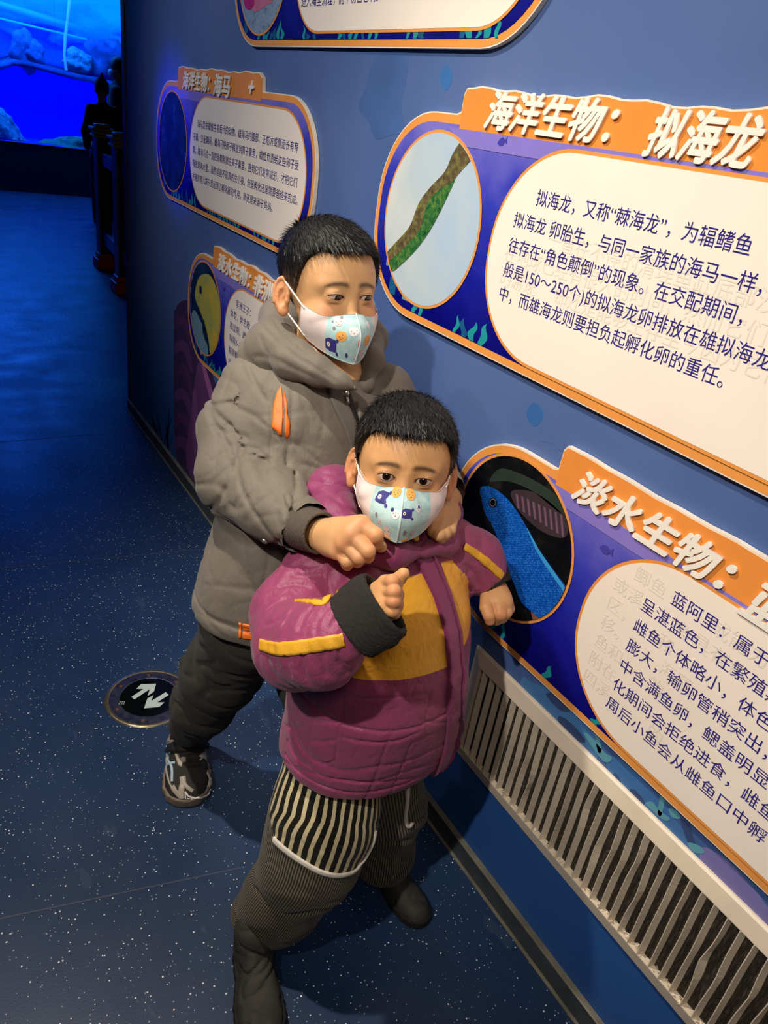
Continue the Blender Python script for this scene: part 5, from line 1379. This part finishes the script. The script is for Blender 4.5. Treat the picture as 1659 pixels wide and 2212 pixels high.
M_gp = plain('trainer_grey_panel', rgb(170, 160, 148), .5, .06); M_wp = plain('trainer_reflective', rgb(232, 226, 222), .35); M_lb = plain('trainer_blue_stripe', rgb(176, 206, 220), .4)
uv_, uf = mesh_sdf(ft.upper, ft.o - V3(.14, .26, .01), ft.o + V3(.12, .06, .10), .0019)
trainer = np_mesh('trainer', uv_, uf, M_up, None); tall_parts.append(trainer); trainer['label'] = 'black trainer with grey panels and a strap'
uv_, uf = mesh_sdf(ft.sole, ft.o - V3(.15, .27, .01), ft.o + V3(.12, .07, .05), .0020); np_mesh('sole', uv_, uf, M_sole, trainer)
def zs(p): return (160 + p[0] * 540 / 1659, 1300 + p[1] * 540 / 1659)
fs_ = lambda P: np.minimum(ft.upper(P), ft.sole(P) + .0)
for nm, mt, pl in (
                   ('grey_panel', M_gp, [(672, 1010), (700, 1012), (702, 1030), (742, 1032), (742, 1060), (720, 1068), (715, 1098), (690, 1085), (682, 1050)]),
                   ('grey_panel', M_gp, [(828, 1010), (870, 1000), (888, 1030), (880, 1060), (850, 1040), (832, 1060)]),
                   ('grey_panel', M_gp, [(612, 918), (690, 918), (640, 945), (612, 945)]),
                   ):
    patch2(nm, [zs(p) for p in pl], fs_, mt, trainer, .0016, 2, 3, 1.2)
for nm, mt, w_, pl in (('toe_trim', M_wp, .0035, [(735, 1258), (762, 1290), (810, 1303), (862, 1292), (905, 1248)]), ('toe_trim', M_wp, .0022, [(738, 1272), (742, 1312)]), ('toe_trim', M_wp, .0022, [(750, 1305), (785, 1312)]),
                   ('grey_panel', M_gp, .013, [(720, 1162), (724, 1205), (712, 1262), (715, 1305)]), ('grey_panel', M_gp, .008, [(728, 1200), (752, 1232), (788, 1256)]), ('grey_panel', M_gp, .010, [(655, 1225), (676, 1262), (705, 1292)]),
                   ('grey_panel', M_gp, .010, [(880, 1125), (897, 1175), (888, 1232)]), ('blue_stripe', M_lb, .0045, [(610, 955), (630, 1030), (648, 1090), (652, 1195)]), ('blue_stripe', M_lb, .0035, [(602, 998), (650, 1003)]),
                   ('blue_stripe', M_lb, .0045, [(622, 1084), (674, 1068)]), ('edge_stripe', M_gp, .003, [(612, 960), (616, 1100), (640, 1210), (700, 1300)])):
    ribbon(nm, list(hit(fs_, [zs(p) for p in pl], 1.2)), w_, fs_, mt, trainer, .0012, .0012, 6, 3, smoothp=len(pl) > 2 or True)
ribbon('strap', list(hit(fs_, [zs(p) for p in [(628, 975), (700, 972), (780, 958), (850, 945), (898, 935)]], 1.2)), .020, fs_, plain('strap_black', rgb(30, 28, 28), .7), trainer, .002, .003, 5, 3)
for k in range(4):
    y = 1015 + k * 24
    ribbon('lace', list(hit(fs_, [zs(p) for p in [(752, y + 6), (790, y + (8 if k % 2 else -6)), (832, y)]], 1.2)), .0045, fs_, plain('lace_black', rgb(24, 22, 22), .8) if k == 0 else bpy.data.materials['lace_black'], trainer, .0015, .002, 5, 2)
ft2 = Foot(tuple(A(738, 1690, 1.79)[:2]), tuple(A(738, 1690, 1.79)[:2] + np.array([-.05, -.19])), .205)
uv_, uf = mesh_sdf(ft2.upper, ft2.o - V3(.12, .24, .01), ft2.o + V3(.12, .06, .10), .003); tr2 = np_mesh('trainer', uv_, uf, M_up, None); tall_parts.append(tr2)
uv_, uf = mesh_sdf(ft2.sole, ft2.o - V3(.12, .25, .01), ft2.o + V3(.12, .07, .05), .003); np_mesh('sole', uv_, uf, M_sole, tr2)
for o in tall_parts:
    o.parent = tall; o.matrix_parent_inverse = TI
# ================================================================ THE SMALLER BOY
small = thing('person', 'smaller child in a purple and mustard padded jacket, striped trousers and mask', 'person', (0.52, 0.78, 0))
SI = Matrix.Translation((-0.52, -0.78, 0)); small_parts = []
HB = Head(at(871, 1012, 1.070), unit((-.535, -.845, .20)), (0.0, 0.0, 1.0), .955, eye_open=.0056, hairline=.062, lower=.0046, jaw=.78)
O_B = A(786, 1605, 1.30); T_B = A(866, 1175, 1.115); AX_B = unit(T_B - O_B); LB = float(np.linalg.norm(T_B - O_B)); FR_B = V3(.10, -.99, 0)
SD_B = unit(np.cross(FR_B, AX_B)); FR_B = unit(np.cross(AX_B, SD_B)); kB = LB / .46
SBR = [A(705, 1215, 1.13), A(628, 1330, 1.10), A(640, 1395, 1.035), A(690, 1392, .985), A(724, 1366, .955)]; SBRr = [.056, .056, .056, .054, .045]
SBL = [A(972, 1180, 1.17), A(1025, 1205, 1.20), A(1046, 1236, 1.205)]; SBLr = [.046, .042, .036]
def jk_torso(P):
    ts = np.array([0, .03, .10, .18, .27, .35, .41, .45, .50]) * kB
    return loft(P, O_B, AX_B, FR_B, ts, [-.010, -.010, -.006, .002, .006, .004, 0, 0, 0], [.0, .002, .006, .012, .012, .004, -.004, -.008, -.012],
                [.160, .162, .156, .147, .138, .128, .112, .085, .05], [.118, .124, .128, .130, .122, .108, .088, .066, .045], .014, 2.2)
def jloc(P): q = P - O_B; return q @ SD_B, q @ FR_B, q @ AX_B
armR = lambda P: chain(P, SBR, SBRr, .025)
armL = lambda P: chain(P, SBL, SBLr, .02)
JL = None
def jacket(P):
    dt = jk_torso(P); dr = armR(P); dl = armL(P); x, y, t = jloc(P)
    d = smin(smin(dt, dr, .012), dl, .02)
    isr = dr < dt; m = np.where(isr | (dl < dt), 1.0, .35)
    # gathers across the sleeve
    ax = unit(np.array(SBR[4]) - np.array(SBR[2])); al = (P - np.array(SBR[2])) @ ax
    d = d + np.where(isr, .0014 * np.abs(np.sin(al * 130 + 2.2 * sn(P, 30, .3))) ** 3, 0)
    d = d + m * (crease(P, 30, .13, .9, (1.3, 1, .8)) * .0018 + crease(P, 60, .13, 4.2) * .0008) + (carve(P, JL) if JL else 0) - .0025 * np.abs(sn(P, 20, 1.8))
    fr = (~isr) & (y > -.02)
    z = t / kB
    d = d + np.where(fr, 1, 0) * (.0030 * np.exp(-((z - .195 - .03 * x) / .0028) ** 2) + .0035 * np.exp(-((z - .035) / .003) ** 2)
        + .0022 * np.exp(-((x - .075) / .0022) ** 2) * (z < .19) + .0022 * np.exp(-((x - .035) / .0022) ** 2) * (z < .16)
        + .0020 * np.exp(-((z - .160) / .0022) ** 2) * (x < .035) * (x > -.085) + .0022 * np.exp(-((z - .100 - .02 * sn(P, 30, 1)) / .005) ** 2) * (z < .19)
        + .0022 * np.exp(-((z - .068 - .012 * sn(P, 40, 2)) / .004) ** 2))
    return d
jb = lambda P: smin(smin(jk_torso(P), armR(P), .012), armL(P), .02)
JL = grooves(jb, [([(643, 1303), (622, 1330), (608, 1356)], .0034, .0055), ([(678, 1308), (655, 1335), (645, 1364)], .0034, .0055), ([(712, 1306), (690, 1335), (678, 1368)], .0032, .0050), ([(742, 1300), (728, 1330), (712, 1362)], .0030, .0045),
    ([(575, 1318), (600, 1300), (640, 1284)], .0034, .0050), ([(617, 1414), (620, 1440), (630, 1462)], .0034, .0045), ([(655, 1412), (655, 1440), (662, 1470)], .0034, .0045), ([(695, 1410), (698, 1435), (708, 1462)], .0034, .0045), ([(730, 1405), (738, 1430), (752, 1455)], .0030, .0045),
    ([(640, 1215), (662, 1222), (690, 1218)], .0030, .0045), ([(628, 1240), (655, 1245), (700, 1240)], .0030, .0045), ([(565, 1350), (590, 1345), (610, 1330)], .0030, .0045), ([(600, 1270), (635, 1262), (670, 1268)], .003, .004),
    ([(691, 1490), (680, 1545), (669, 1596), (660, 1655)], .0022, .0034), ([(743, 1496), (736, 1550), (730, 1596), (722, 1660)], .0022, .0034), ([(743, 1509), (834, 1508), (925, 1499)], .0020, .0030), ([(927, 1499), (922, 1550), (916, 1605)], .0020, .0030),
    ([(669, 1560), (700, 1558), (730, 1562)], .0030, .0035), ([(665, 1600), (700, 1602), (728, 1598)], .0030, .0035), ([(735, 1590), (790, 1602), (850, 1600), (910, 1580)], .0034, .0035), ([(600, 1560), (630, 1572), (660, 1570)], .0034, .0035),
    ([(595, 1625), (625, 1652), (680, 1672), (760, 1688), (860, 1686), (950, 1668)], .0024, .0040), ([(670, 1640), (700, 1650), (730, 1640)], .0030, .0040), ([(1005, 1220), (1025, 1240), (1035, 1268)], .0030, .0040), ([(1030, 1210), (1048, 1232), (1052, 1252)], .0028, .0035),
    ([(995, 1240), (1010, 1262), (1022, 1285)], .003, .004), ([(800, 1190), (850, 1215), (905, 1238)], .0020, .0030), ([(930, 1165), (960, 1175), (990, 1165)], .002, .003), ([(970, 1560), (940, 1562), (905, 1555)], .003, .003)])
JL = [(a, w * .85, d * (1.5 if i < 13 else 1.15)) for i, (a, w, d) in enumerate(JL)]
jv, jf = mesh_sdf(jacket, V3(.20, .40, .33), V3(.86, 1.08, 1.0), .0026)
jv = smooth_np(jv, jf, 1, .35)
# mustard chest panels: outlines on the jacket front, in (side, up) coordinates of the trunk
def pan(pxs):
    h_ = hit(jk_torso, pxs); x, y, t = jloc(h_); return np.stack([x, t], 1)
pl1 = pan([(880, 1244), (918, 1234), (950, 1310), (964, 1371), (966, 1440), (900, 1462), (815, 1468), (760, 1462), (740, 1380), (770, 1300), (830, 1262)])
pl2 = pan([(950, 1214), (975, 1190), (1000, 1166), (1014, 1250), (1016, 1330), (1010, 1371), (991, 1416), (984, 1360), (977, 1310), (966, 1262)])
x, y, t = jloc(jv); q2 = np.stack([x, t], 1)
fr_ = (y > 0) & (armR(jv) > jk_torso(jv) + .002) & (armL(jv) > jk_torso(jv) + .0)
sd = np.minimum(polysd(q2, pl1), polysd(q2, pl2)); sd = np.where(fr_, sd, .05)
yel = np.clip(.5 - sd / .006, 0, 1)
def jk_extra(n, v, c):
    e = n.math('GREATER_THAN', n.attr('mustard'), 0.5)
    ye = n.ramp(n.noise(v, 14, 4), [(0.3, rgb(238, 168, 40)), (0.7, rgb(248, 182, 56))])
    return n.mix(e, c, ye)
M_jk = cloth('purple_padded_cloth', rgb(140, 60, 96), rgb(156, 70, 110), .36, 1600, .08, 22, .75, .3, jk_extra)
jk = np_mesh('padded_jacket', jv, jf, M_jk, None, {'mustard': yel}); small_parts.append(jk); jk['label'] = 'purple padded jacket with mustard chest panels and sleeve stripes'
M_jk2 = cloth('purple_trim', rgb(128, 52, 92), rgb(142, 60, 104), .42, 1600, .08, 40, .4, .3)
# hood lying on the shoulders
hb = [(A(905, 1192, 1.06), .010), (A(850, 1196, 1.042), .019), (A(775, 1180, 1.065), .024), (A(722, 1125, 1.11), .032), (A(715, 1060, 1.17), .036), (A(790, 1040, 1.25), .045), (A(900, 1060, 1.25), .042), (A(958, 1110, 1.17), .026), (A(960, 1172, 1.11), .018), (A(925, 1188, 1.075), .010)]
HL = None
def hoodB(P):
    d = chain(P, [p for p, r in hb], [r for p, r in hb], .02)
    d = smin(d, ell(P, A(690, 1075, 1.19), (.06, .055, .035)), .02); d = smin(d, ell(P, A(655, 1040, 1.21), (.034, .034, .018)), .015)
    d = smax(d, -(HB.skull(HB.L(P)) - .004), .006)
    d = smax(d, -cap(P, HB.W((0, .01, -.06)), HB.W((0, .0, -.17)), .050, .048), .008)
    return d + crease(P, 40, .13, 2.3) * .002 - .0015 * np.abs(sn(P, 30, .5)) + (carve(P, HL) if HL else 0)
HL = grooves(hoodB, [([(634, 1030), (680, 1040), (756, 1052)], .0030, .0050), ([(660, 1075), (704, 1066), (747, 1093), (812, 1136), (851, 1160)], .0030, .0050), ([(690, 1100), (740, 1130), (800, 1170)], .0030, .0040), ([(655, 1020), (700, 1022), (745, 1030)], .0028, .0035)])
hv, hf = mesh_sdf(hoodB, A(820, 1100, 1.14) - .21, A(820, 1100, 1.14) + .21, .0030); hv = smooth_np(hv, hf, 1, .4)
small_parts.append(np_mesh('hood', hv, hf, M_jk2, None))
# trousers
LG = [A(722, 1640, 1.30), A(700, 1760, 1.275), A(672, 1850, 1.285), A(612, 1938, 1.345), A(564, 1992, 1.40)]; LGr = [.086, .088, .080, .068, .064]
LG2 = [A(825, 1640, 1.36), A(842, 1740, 1.43), A(828, 1840, 1.50), A(812, 1915, 1.55)]; LG2r = [.075, .066, .056, .050]
def legR(P): return chain(P, LG, LGr, .03)
def legL(P): return chain(P, LG2, LG2r, .03)
def pants(P):
    a, b = legR(P), legL(P); d = smin(a, b, .012)
    d = d + crease(P, 30, .2, 1.1, (1, 1, 1.6)) * .006 * np.clip((.30 - P[:, 2]) / .1, .2, 1) - .002 * np.abs(sn(P, 22, .2))
    return smax(d, .050 - P[:, 2], .010)
pv, pf = mesh_sdf(pants, V3(.22, .48, .03), V3(.85, 1.08, .50), .0032); pv = smooth_np(pv, pf, 1, .4)
def legcoord(P, js):
    """length along the leg and arc length round it"""
    best = np.full(len(P), 1e9); T_ = np.zeros(len(P)); U = np.zeros(len(P)); acc = 0.0
    ref = unit(V3(.45, .89, 0))
    for i in range(len(js) - 1):
        a, b = js[i], js[i + 1]; ba = b - a; L = np.linalg.norm(ba); ax = ba / L; h_ = np.clip((P - a) @ ax, 0, L); c = a + h_[:, None] * ax; d = np.linalg.norm(P - c, axis=1)
        axg = unit(js[-1] - js[0]); r0 = unit(ref - axg * (ref @ axg)); s0 = np.cross(axg, r0); q = P - c; ang = np.arctan2(q @ s0, -(q @ r0))
        m = d < best; best[m] = d[m]; T_[m] = acc + h_[m]; U[m] = ang[m]; acc += L
    return T_, U
T1, U1 = legcoord(pv, LG); T2, U2 = legcoord(pv, LG2); onR = legR(pv) < legL(pv)
hp = hit(pants, [(585, 1690), (584, 1740), (588, 1790), (592, 1814), (618, 1838), (655, 1864), (700, 1886), (740, 1890), (772, 1876), (796, 1840), (812, 1795), (822, 1750), (830, 1700)])
t1, u1 = legcoord(hp, LG); t1 = np.array(t1); poly = np.stack([u1 * .085, t1], 1); poly = np.concatenate([poly, [[poly[-1, 0], -.2], [poly[0, 0], -.2]]])
sdp = polysd(np.stack([U1 * .085, T1], 1), poly); sdp = np.where(onR, sdp, .05)
def pant_mat():
    n = NT('striped_trousers', rough=.9, spec=.1); v = n.coord(); u = n.attr('uarc')
    wv = n.math('ADD', u, n.math('MULTIPLY', n.math('SUBTRACT', n.noise(v, 40, 2), .5), .004))
    wide = n.math('GREATER_THAN', n.math('SINE', n.math('MULTIPLY', wv, 2 * math.pi / .0155)), .25)
    fine = n.math('GREATER_THAN', n.math('SINE', n.math('MULTIPLY', u, 2 * math.pi / .0046)), .05)
    s_ = n.mix(n.math('GREATER_THAN', n.attr('panel'), .5), n.mix(fine, rgb(44, 40, 36), rgb(112, 104, 88)), n.mix(wide, rgb(24, 23, 20), rgb(186, 174, 138)))
    n.color(s_); n.b.inputs['Sheen Weight'].default_value = .1; n.bump(n.noise(v, 1200, 2), .3, .001); return n.m
M_pants = pant_mat()
pants_o = np_mesh('striped_trousers', pv, pf, M_pants, None, {'uarc': np.where(onR, U1 * .085, U2 * .06), 'panel': np.clip(.5 - sdp / .006, 0, 1)}); small_parts.append(pants_o)
M_cord = plain('white_cord', rgb(214, 208, 196), .8, .08, 80, .3)
ribbon('white_cord', list(hit(pants, [(592, 1812), (618, 1836), (655, 1862), (700, 1885), (742, 1889), (772, 1875), (796, 1840), (810, 1795)])), [.010, .009, .008, .007, .006, .005, .004], pants, M_cord, pants_o, .0015, .002, 8, 3)
ribbon('white_cord', list(hit(pants, [(880, 1700), (878, 1740), (876, 1775), (884, 1785), (890, 1775)])), .006, pants, M_cord, pants_o, .0015, .002, 8, 3)
# boots
M_boot = plain('dark_boot_leather', rgb(50, 50, 44), .75, .3, 25, .3)
def boot(fo, nm):
    def f_(P):
        p = fo.l(P); d = fo.upper(P); d = smin(d, cap(P, fo.o + fo.R @ V3(0, .035, .05) * fo.k, fo.o + fo.R @ V3(0, .028, .085) * fo.k, .034, .036), .015)
        return d + crease(P, 60, .2, 1.2, (1, 1, 2)) * .002
    a, b = mesh_sdf(f_, fo.o - V3(.13, .24, .01), fo.o + V3(.13, .08, .16), .003); o = np_mesh(nm, a, b, M_boot, None)
    a, b = mesh_sdf(fo.sole, fo.o - V3(.13, .25, .01), fo.o + V3(.13, .08, .05), .003); np_mesh('sole', a, b, plain('boot_sole', rgb(22, 21, 20), .8), o); 
    small_parts.append(o)
fb = Foot(fpt(542, 2035), fpt(562, 2212), .185); fb.wm = 1.22; boot(fb, 'boot')
_p = LG2[-1]; fb2 = Foot((_p[0] + .01, _p[1] + .05), (_p[0] + .03, _p[1] - .12), .180); boot(fb2, 'boot')
# hands
fistR = hand_sdf(A(812, 1310, .935),
    [(A(812, 1315, .945), A(836, 1300, .925), .024, .020), (A(815, 1290, .945), A(838, 1272, .925), .019, .017), (A(815, 1320, .94), A(838, 1310, .92), .018, .017)],
    [([A(832, 1258, .925), A(848, 1256, .905), A(856, 1264, .915), A(850, 1270, .925)], [.0098, .0090, .0082, .0075]),
     ([A(834, 1278, .920), A(851, 1278, .900), A(859, 1285, .912), A(852, 1290, .922)], [.0098, .0092, .0082, .0075]),
     ([A(836, 1298, .918), A(851, 1299, .900), A(858, 1305, .912), A(851, 1308, .922)], [.0096, .0090, .0080, .0074]),
     ([A(838, 1317, .920), A(848, 1320, .904), A(853, 1325, .912), A(848, 1327, .920)], [.0086, .0080, .0072, .0066]),
     ([A(822, 1276, .945), A(846, 1262, .948), A(862, 1250, .944), A(872, 1239, .938)], [.0130, .0110, .0092, .0078])])
fistL = hand_sdf(A(1070, 1275, 1.205),
    [(A(1065, 1268, 1.215), A(1072, 1290, 1.195), .020, .022), (A(1070, 1280, 1.205), A(1084, 1300, 1.185), .020, .018), (A(1062, 1285, 1.20), A(1068, 1302, 1.185), .016, .017)],
    [([A(1053, 1290, 1.188), A(1050, 1312, 1.172), A(1056, 1330, 1.166), A(1058, 1341, 1.170)], [.0120, .0105, .0094, .0080]),
     ([A(1076, 1302, 1.178), A(1080, 1326, 1.172), A(1072, 1338, 1.186), A(1064, 1330, 1.196)], [.0118, .0108, .0096, .0086]),
     ([A(1088, 1300, 1.184), A(1093, 1322, 1.180), A(1084, 1334, 1.194), A(1074, 1328, 1.204)], [.0112, .0104, .0094, .0084]),
     ([A(1094, 1296, 1.196), A(1099, 1315, 1.194), A(1092, 1326, 1.206), A(1082, 1320, 1.214)], [.0104, .0096, .0088, .0080]),
     ([A(1094, 1290, 1.208), A(1098, 1306, 1.208), A(1092, 1315, 1.216)], [.0094, .0088, .0078])])
def trunkB(P):
    d = loft(P, O_B, AX_B, FR_B, np.array([-.04, .1, .28, .40, .46]) * kB, [0] * 5, [0] * 5, [.10, .10, .10, .085, .045], [.07, .08, .07, .055, .04], .01)
    d = smin(d, chain(P, SBR, [.030, .028, .026, .023, .019], .01), .01); d = smin(d, chain(P, SBL, [.028, .024, .019], .01), .01)
    d = smin(d, cap(P, HB.W((0, -.03, -.12)), HB.W((0, -.02, -.20)), .038, .045), .01)
    d = smin(d, chain(P, LG, [.05, .045, .035, .028, .026], .01), .01); return smin(d, chain(P, LG2, [.05, .045, .035, .028], .01), .01)
parts = []
v_, f_ = mesh_sdf(HB.sdf, HB.c - .160 * V3(1, 1, 1.05), HB.c + .12, .00120); parts.append((v_, f_))
v_, f_ = mesh_sdf(trunkB, V3(.2, .45, .055), V3(.9, 1.1, .95), .006); parts.append((v_, f_))
v_, f_ = mesh_sdf(fistR, A(835, 1290, .925) - .085, A(835, 1290, .925) + .085, .0014); parts.append((v_, f_))
v_, f_ = mesh_sdf(fistL, A(1072, 1305, 1.19) - .085, A(1072, 1305, 1.19) + .085, .0015); parts.append((v_, f_))
bv, bf = join_np(parts); atb = HB.body_attrs(bv)
for c in (A(1080, 1326, 1.165), A(1058, 1338, 1.165), A(851, 1278, .895), A(848, 1256, .90), A(851, 1299, .895)): atb['blush'] = np.maximum(atb['blush'], .5 * np.exp(-(np.linalg.norm(bv - c, axis=1) / .014) ** 2))
bodyB = np_mesh('body', bv, bf, M_skin2, None, atb); small_parts.append(bodyB)
small_parts.append(build_hair(HB, None, 8)); small_parts.append(build_mask(HB, None, prints='a', rise=.013)); build_eyes(HB, bodyB, (.02, .98, .16))
# black knitted cuffs
def cuff(a, b, ra, rb, open_r, wob=.0008):
    def f_(P):
        d = cap(P, a, b, ra, rb); ax = unit(b - a); t = (P - a) @ ax; L = np.linalg.norm(b - a); d = smax(d, t - L, .003); d = smax(d, -t - .01, .003)
        return smax(d + wob * np.sin(t * 1500), -cap(P, b - ax * .012, b + ax * .05, open_r, open_r), .002)
    v_, f2 = mesh_sdf(f_, (a + b) / 2 - .09, (a + b) / 2 + .09, .0020); o = np_mesh('cuff', v_, f2, M_cuff, None); small_parts.append(o)
def cuff_flat(P):
    # broad flattened knit tube seen side-on
    a, b = A(778, 1342, .935), A(834, 1302, .925); ax = unit(b - a); up_ = unit(A(820, 1240, .93) - A(804, 1395, .935)); up_ = unit(up_ - ax * (up_ @ ax)); w = np.cross(ax, up_); c = (a + b) / 2; q = P - c
    x, y, z = q @ ax, q @ up_, q @ w; hh = np.interp(x, [-.045, .0, .03], [.044, .050, .044]); d = (np.sqrt((y / hh) ** 2 + (z / .030) ** 2) - 1) * .030
    d = smax(d, np.abs(x + .008) - .029, .004); return smax(d + .0006 * np.sin(y * 1800), -((np.sqrt((y / (hh * .86)) ** 2 + (z / .024) ** 2) - 1) * .024 + np.where(x < 0, .05, 0)), .003)
v_, f2 = mesh_sdf(cuff_flat, A(812, 1315, .93) - .09, A(812, 1315, .93) + .09, .0020); small_parts.append(np_mesh('cuff', v_, f2, M_cuff, None))
cuff(A(1056, 1246, 1.21), A(1072, 1272, 1.205), .035, .030, .024)
# jacket trimmings
M_must = plain('mustard_stripe', rgb(232, 172, 44), .55, .08, 60, .4)
jf_ = jacket
ribbon('sleeve_stripe', list(hit(jf_, [(562, 1392), (600, 1402), (650, 1398), (700, 1390), (742, 1382)], .6)), [.015, .018, .018, .017], jf_, M_must, jk, .0006, .0016, 10, 5, wob=.05)
ribbon('sleeve_stripe', list(hit(jf_, [(640, 1297), (672, 1300), (704, 1296), (734, 1285), (760, 1273)], .6)), [.005, .009, .009, .008], jf_, M_must, jk, .0006, .0016, 10, 4, wob=.12)
ribbon('sleeve_stripe', list(hit(jf_, [(1002, 1180), (1030, 1198), (1058, 1220), (1084, 1244)], .8)), [.010, .012, .012, .012], jf_, M_must, jk, .0006, .0016, 8, 4, wob=.08)
ribbon('placket', list(hit(jk_torso, [(896, 1176), (925, 1235), (950, 1290), (970, 1360), (978, 1440), (976, 1520), (968, 1600), (958, 1688)])), [.026, .026, .026, .026], jf_, M_jk2, jk, .0030, .0040, 8, 6)
ribbon('placket_edge', list(hit(jk_torso, [(912, 1170), (940, 1228), (964, 1288), (984, 1360), (992, 1440), (990, 1520), (982, 1600), (970, 1690)])), .004, jf_, M_jk2, jk, .0065, .0030, 8, 3)
button(895, 1163, lambda P: np.minimum(hoodB(P), jacket(P)), plain('mustard_snap', rgb(226, 160, 50), .4), jk, .0062, 'snap_button', .004)
0 and ribbon('hem_piping', list(hit(jf_, [(588, 1640), (610, 1668), (660, 1692), (730, 1708), (800, 1712), (870, 1704), (940, 1690)])), .010, jf_, M_jk2, jk, .0012, .003, 8, 4)
for o in small_parts:
    o.parent = small; o.matrix_parent_inverse = SI
# ================================================================ TWO VISITORS BEFORE THE TANK
def far_person(name_label, cx_, cy_, hgt, cap_, yaw, seed):
    k = hgt / 1.7; root = thing('person', name_label, 'person', (cx_, cy_, 0)); c = V3(cx_, cy_, 0)
    fw = V3(math.sin(yaw), math.cos(yaw), 0); sd_ = V3(fw[1], -fw[0], 0)
    J = lambda x, y, z: c + (sd_ * x + fw * y + V3(0, 0, z)) * k
    def clothes(P):
        d = loft(P, c, V3(0, 0, 1), fw, np.array([.62, .75, .95, 1.15, 1.32, 1.42, 1.47]) * k, [0] * 7, [0] * 7, np.array([.20, .21, .19, .20, .20, .14, .07]) * k * (.72 if cap_ else 1), np.array([.14, .15, .13, .14, .13, .10, .06]) * k, .02)
        for s_ in (1, -1):
            d = smin(d, chain(P, [J(s_ * (.13 if cap_ else .20), 0, 1.36), J(s_ * (.20 if cap_ else .27), .02, 1.10), J(s_ * .18, .16, .93)], [.075 * k, .065 * k, .05 * k], .02), .03)
            d = smin(d, chain(P, [J(s_ * .09, 0, .8), J(s_ * .10, .02, .45), J(s_ * .11, 0, .08)], [.10 * k, .075 * k, .055 * k], .02), .02)
        return d + .006 * np.abs(sn(P, 14, seed))
    def bodyf(P):
        d = ell(P, J(0, .01, 1.60), (.075 * k, .09 * k, .108 * k)); d = smin(d, ell(P, J(0, .06, 1.545), (.045 * k, .045 * k, .05 * k)), .02 * k)
        d = smin(d, ell(P, J(0, .105, 1.575), (.012 * k, .016 * k, .018 * k)), .01); d = smin(d, cap(P, J(0, 0, 1.5), J(0, -.01, 1.35), .055 * k, .07 * k), .02)
        for s_ in (1, -1):
            d = smin(d, ell(P, J(s_ * .078, 0, 1.585), (.012 * k, .02 * k, .032 * k)), .005); d = smin(d, chain(P, [J(0, 0, 1.36), J(s_ * .11, 0, 1.34), J(s_ * .18, .02, 1.10), J(s_ * .18, .14, .95), J(s_ * .18, .20, .90)], [.05 * k, .04 * k, .03 * k, .028 * k, .024 * k], .01), .01)
            for q in range(4): d = smin(d, chain(P, [J(s_ * (.195 - .013 * q), .20, .905), J(s_ * (.185 - .013 * q), .235, .875), J(s_ * (.18 - .013 * q), .235, .85)], [.010 * k, .008 * k, .007 * k], .002), .003)
            d = smin(d, chain(P, [J(s_ * .17, .17, .92), J(s_ * .14, .205, .905)], [.012 * k, .009 * k], .002), .004)
            d = smin(d, chain(P, [J(0, 0, 1.3), J(s_ * .08, 0, .8), J(s_ * .10, 0, .45), J(s_ * .11, 0, .05), J(s_ * .12, .16, .035)], [.06 * k, .06 * k, .045 * k, .04 * k, .035 * k], .01), .02)
        return d
    for nm, f_, m in (('coat', clothes, plain('far_coat', rgb(22, 26, 44), .85)), ('body', bodyf, plain('far_skin', rgb(150, 116, 98), .6))):
        v_, f2 = mesh_sdf(f_, c + V3(-.45, -.45, 0.0), c + V3(.45, .45, hgt + .05), .012); np_mesh(nm, v_, f2, m, None).parent = root; root.children[-1].matrix_parent_inverse = Matrix.Translation((-cx_, -cy_, 0)) if False else Matrix.Identity(4)
    def hat(P):
        d = ell(P, J(0, 0, 1.63), (.088 * k, .10 * k, .105 * k)); d = smax(d, J(0, 0, 1.575)[2] - P[:, 2] - .03 * (0 if cap_ else 1), .01)
        if cap_: d = smin(d, chain(P, [J(0, -.02, 1.72), J(0, -.06, 1.78)], [.03 * k, .012 * k], .01), .02)
        return d
    v_, f2 = mesh_sdf(hat, c + V3(-.2, -.2, hgt * .8), c + V3(.2, .2, hgt + .15), .008); np_mesh('knitted_hat' if cap_ else 'hair', v_, f2, plain('far_hat', rgb(34, 44, 70), .9) if cap_ else M_hair, None).parent = root
    for ch in root.children: ch.matrix_parent_inverse = Matrix.Translation((-cx_, -cy_, 0))
    if not cap_:
        def mk(P): return smax(ell(P, J(0, .05, 1.55), (.066 * k, .075 * k, .058 * k)), J(0, .02, 0)[1] * 0 + (c[1] + .02 - P[:, 1]) * 0 - ((P - c) @ fw - .03 * k), .005)
        v_, f2 = mesh_sdf(mk, J(0, .05, 1.55) - .13, J(0, .05, 1.55) + .13, .006); o = np_mesh('face_mask', v_, f2, plain('far_mask', rgb(150, 170, 190), .7), root); o.matrix_parent_inverse = Matrix.Translation((-cx_, -cy_, 0))
_a = aty(220, 200, 8.95); far_person('small dark figure in a pointed knitted hat before the glowing tank', _a[0], 8.95, 1.37, True, .1, 1)
_a = aty(259, 170, 9.95); far_person('taller dark figure in a mask beside the hatted one, half hidden by the wall corner', _a[0] - .02, 9.95, 1.60, False, -1.2, 2)
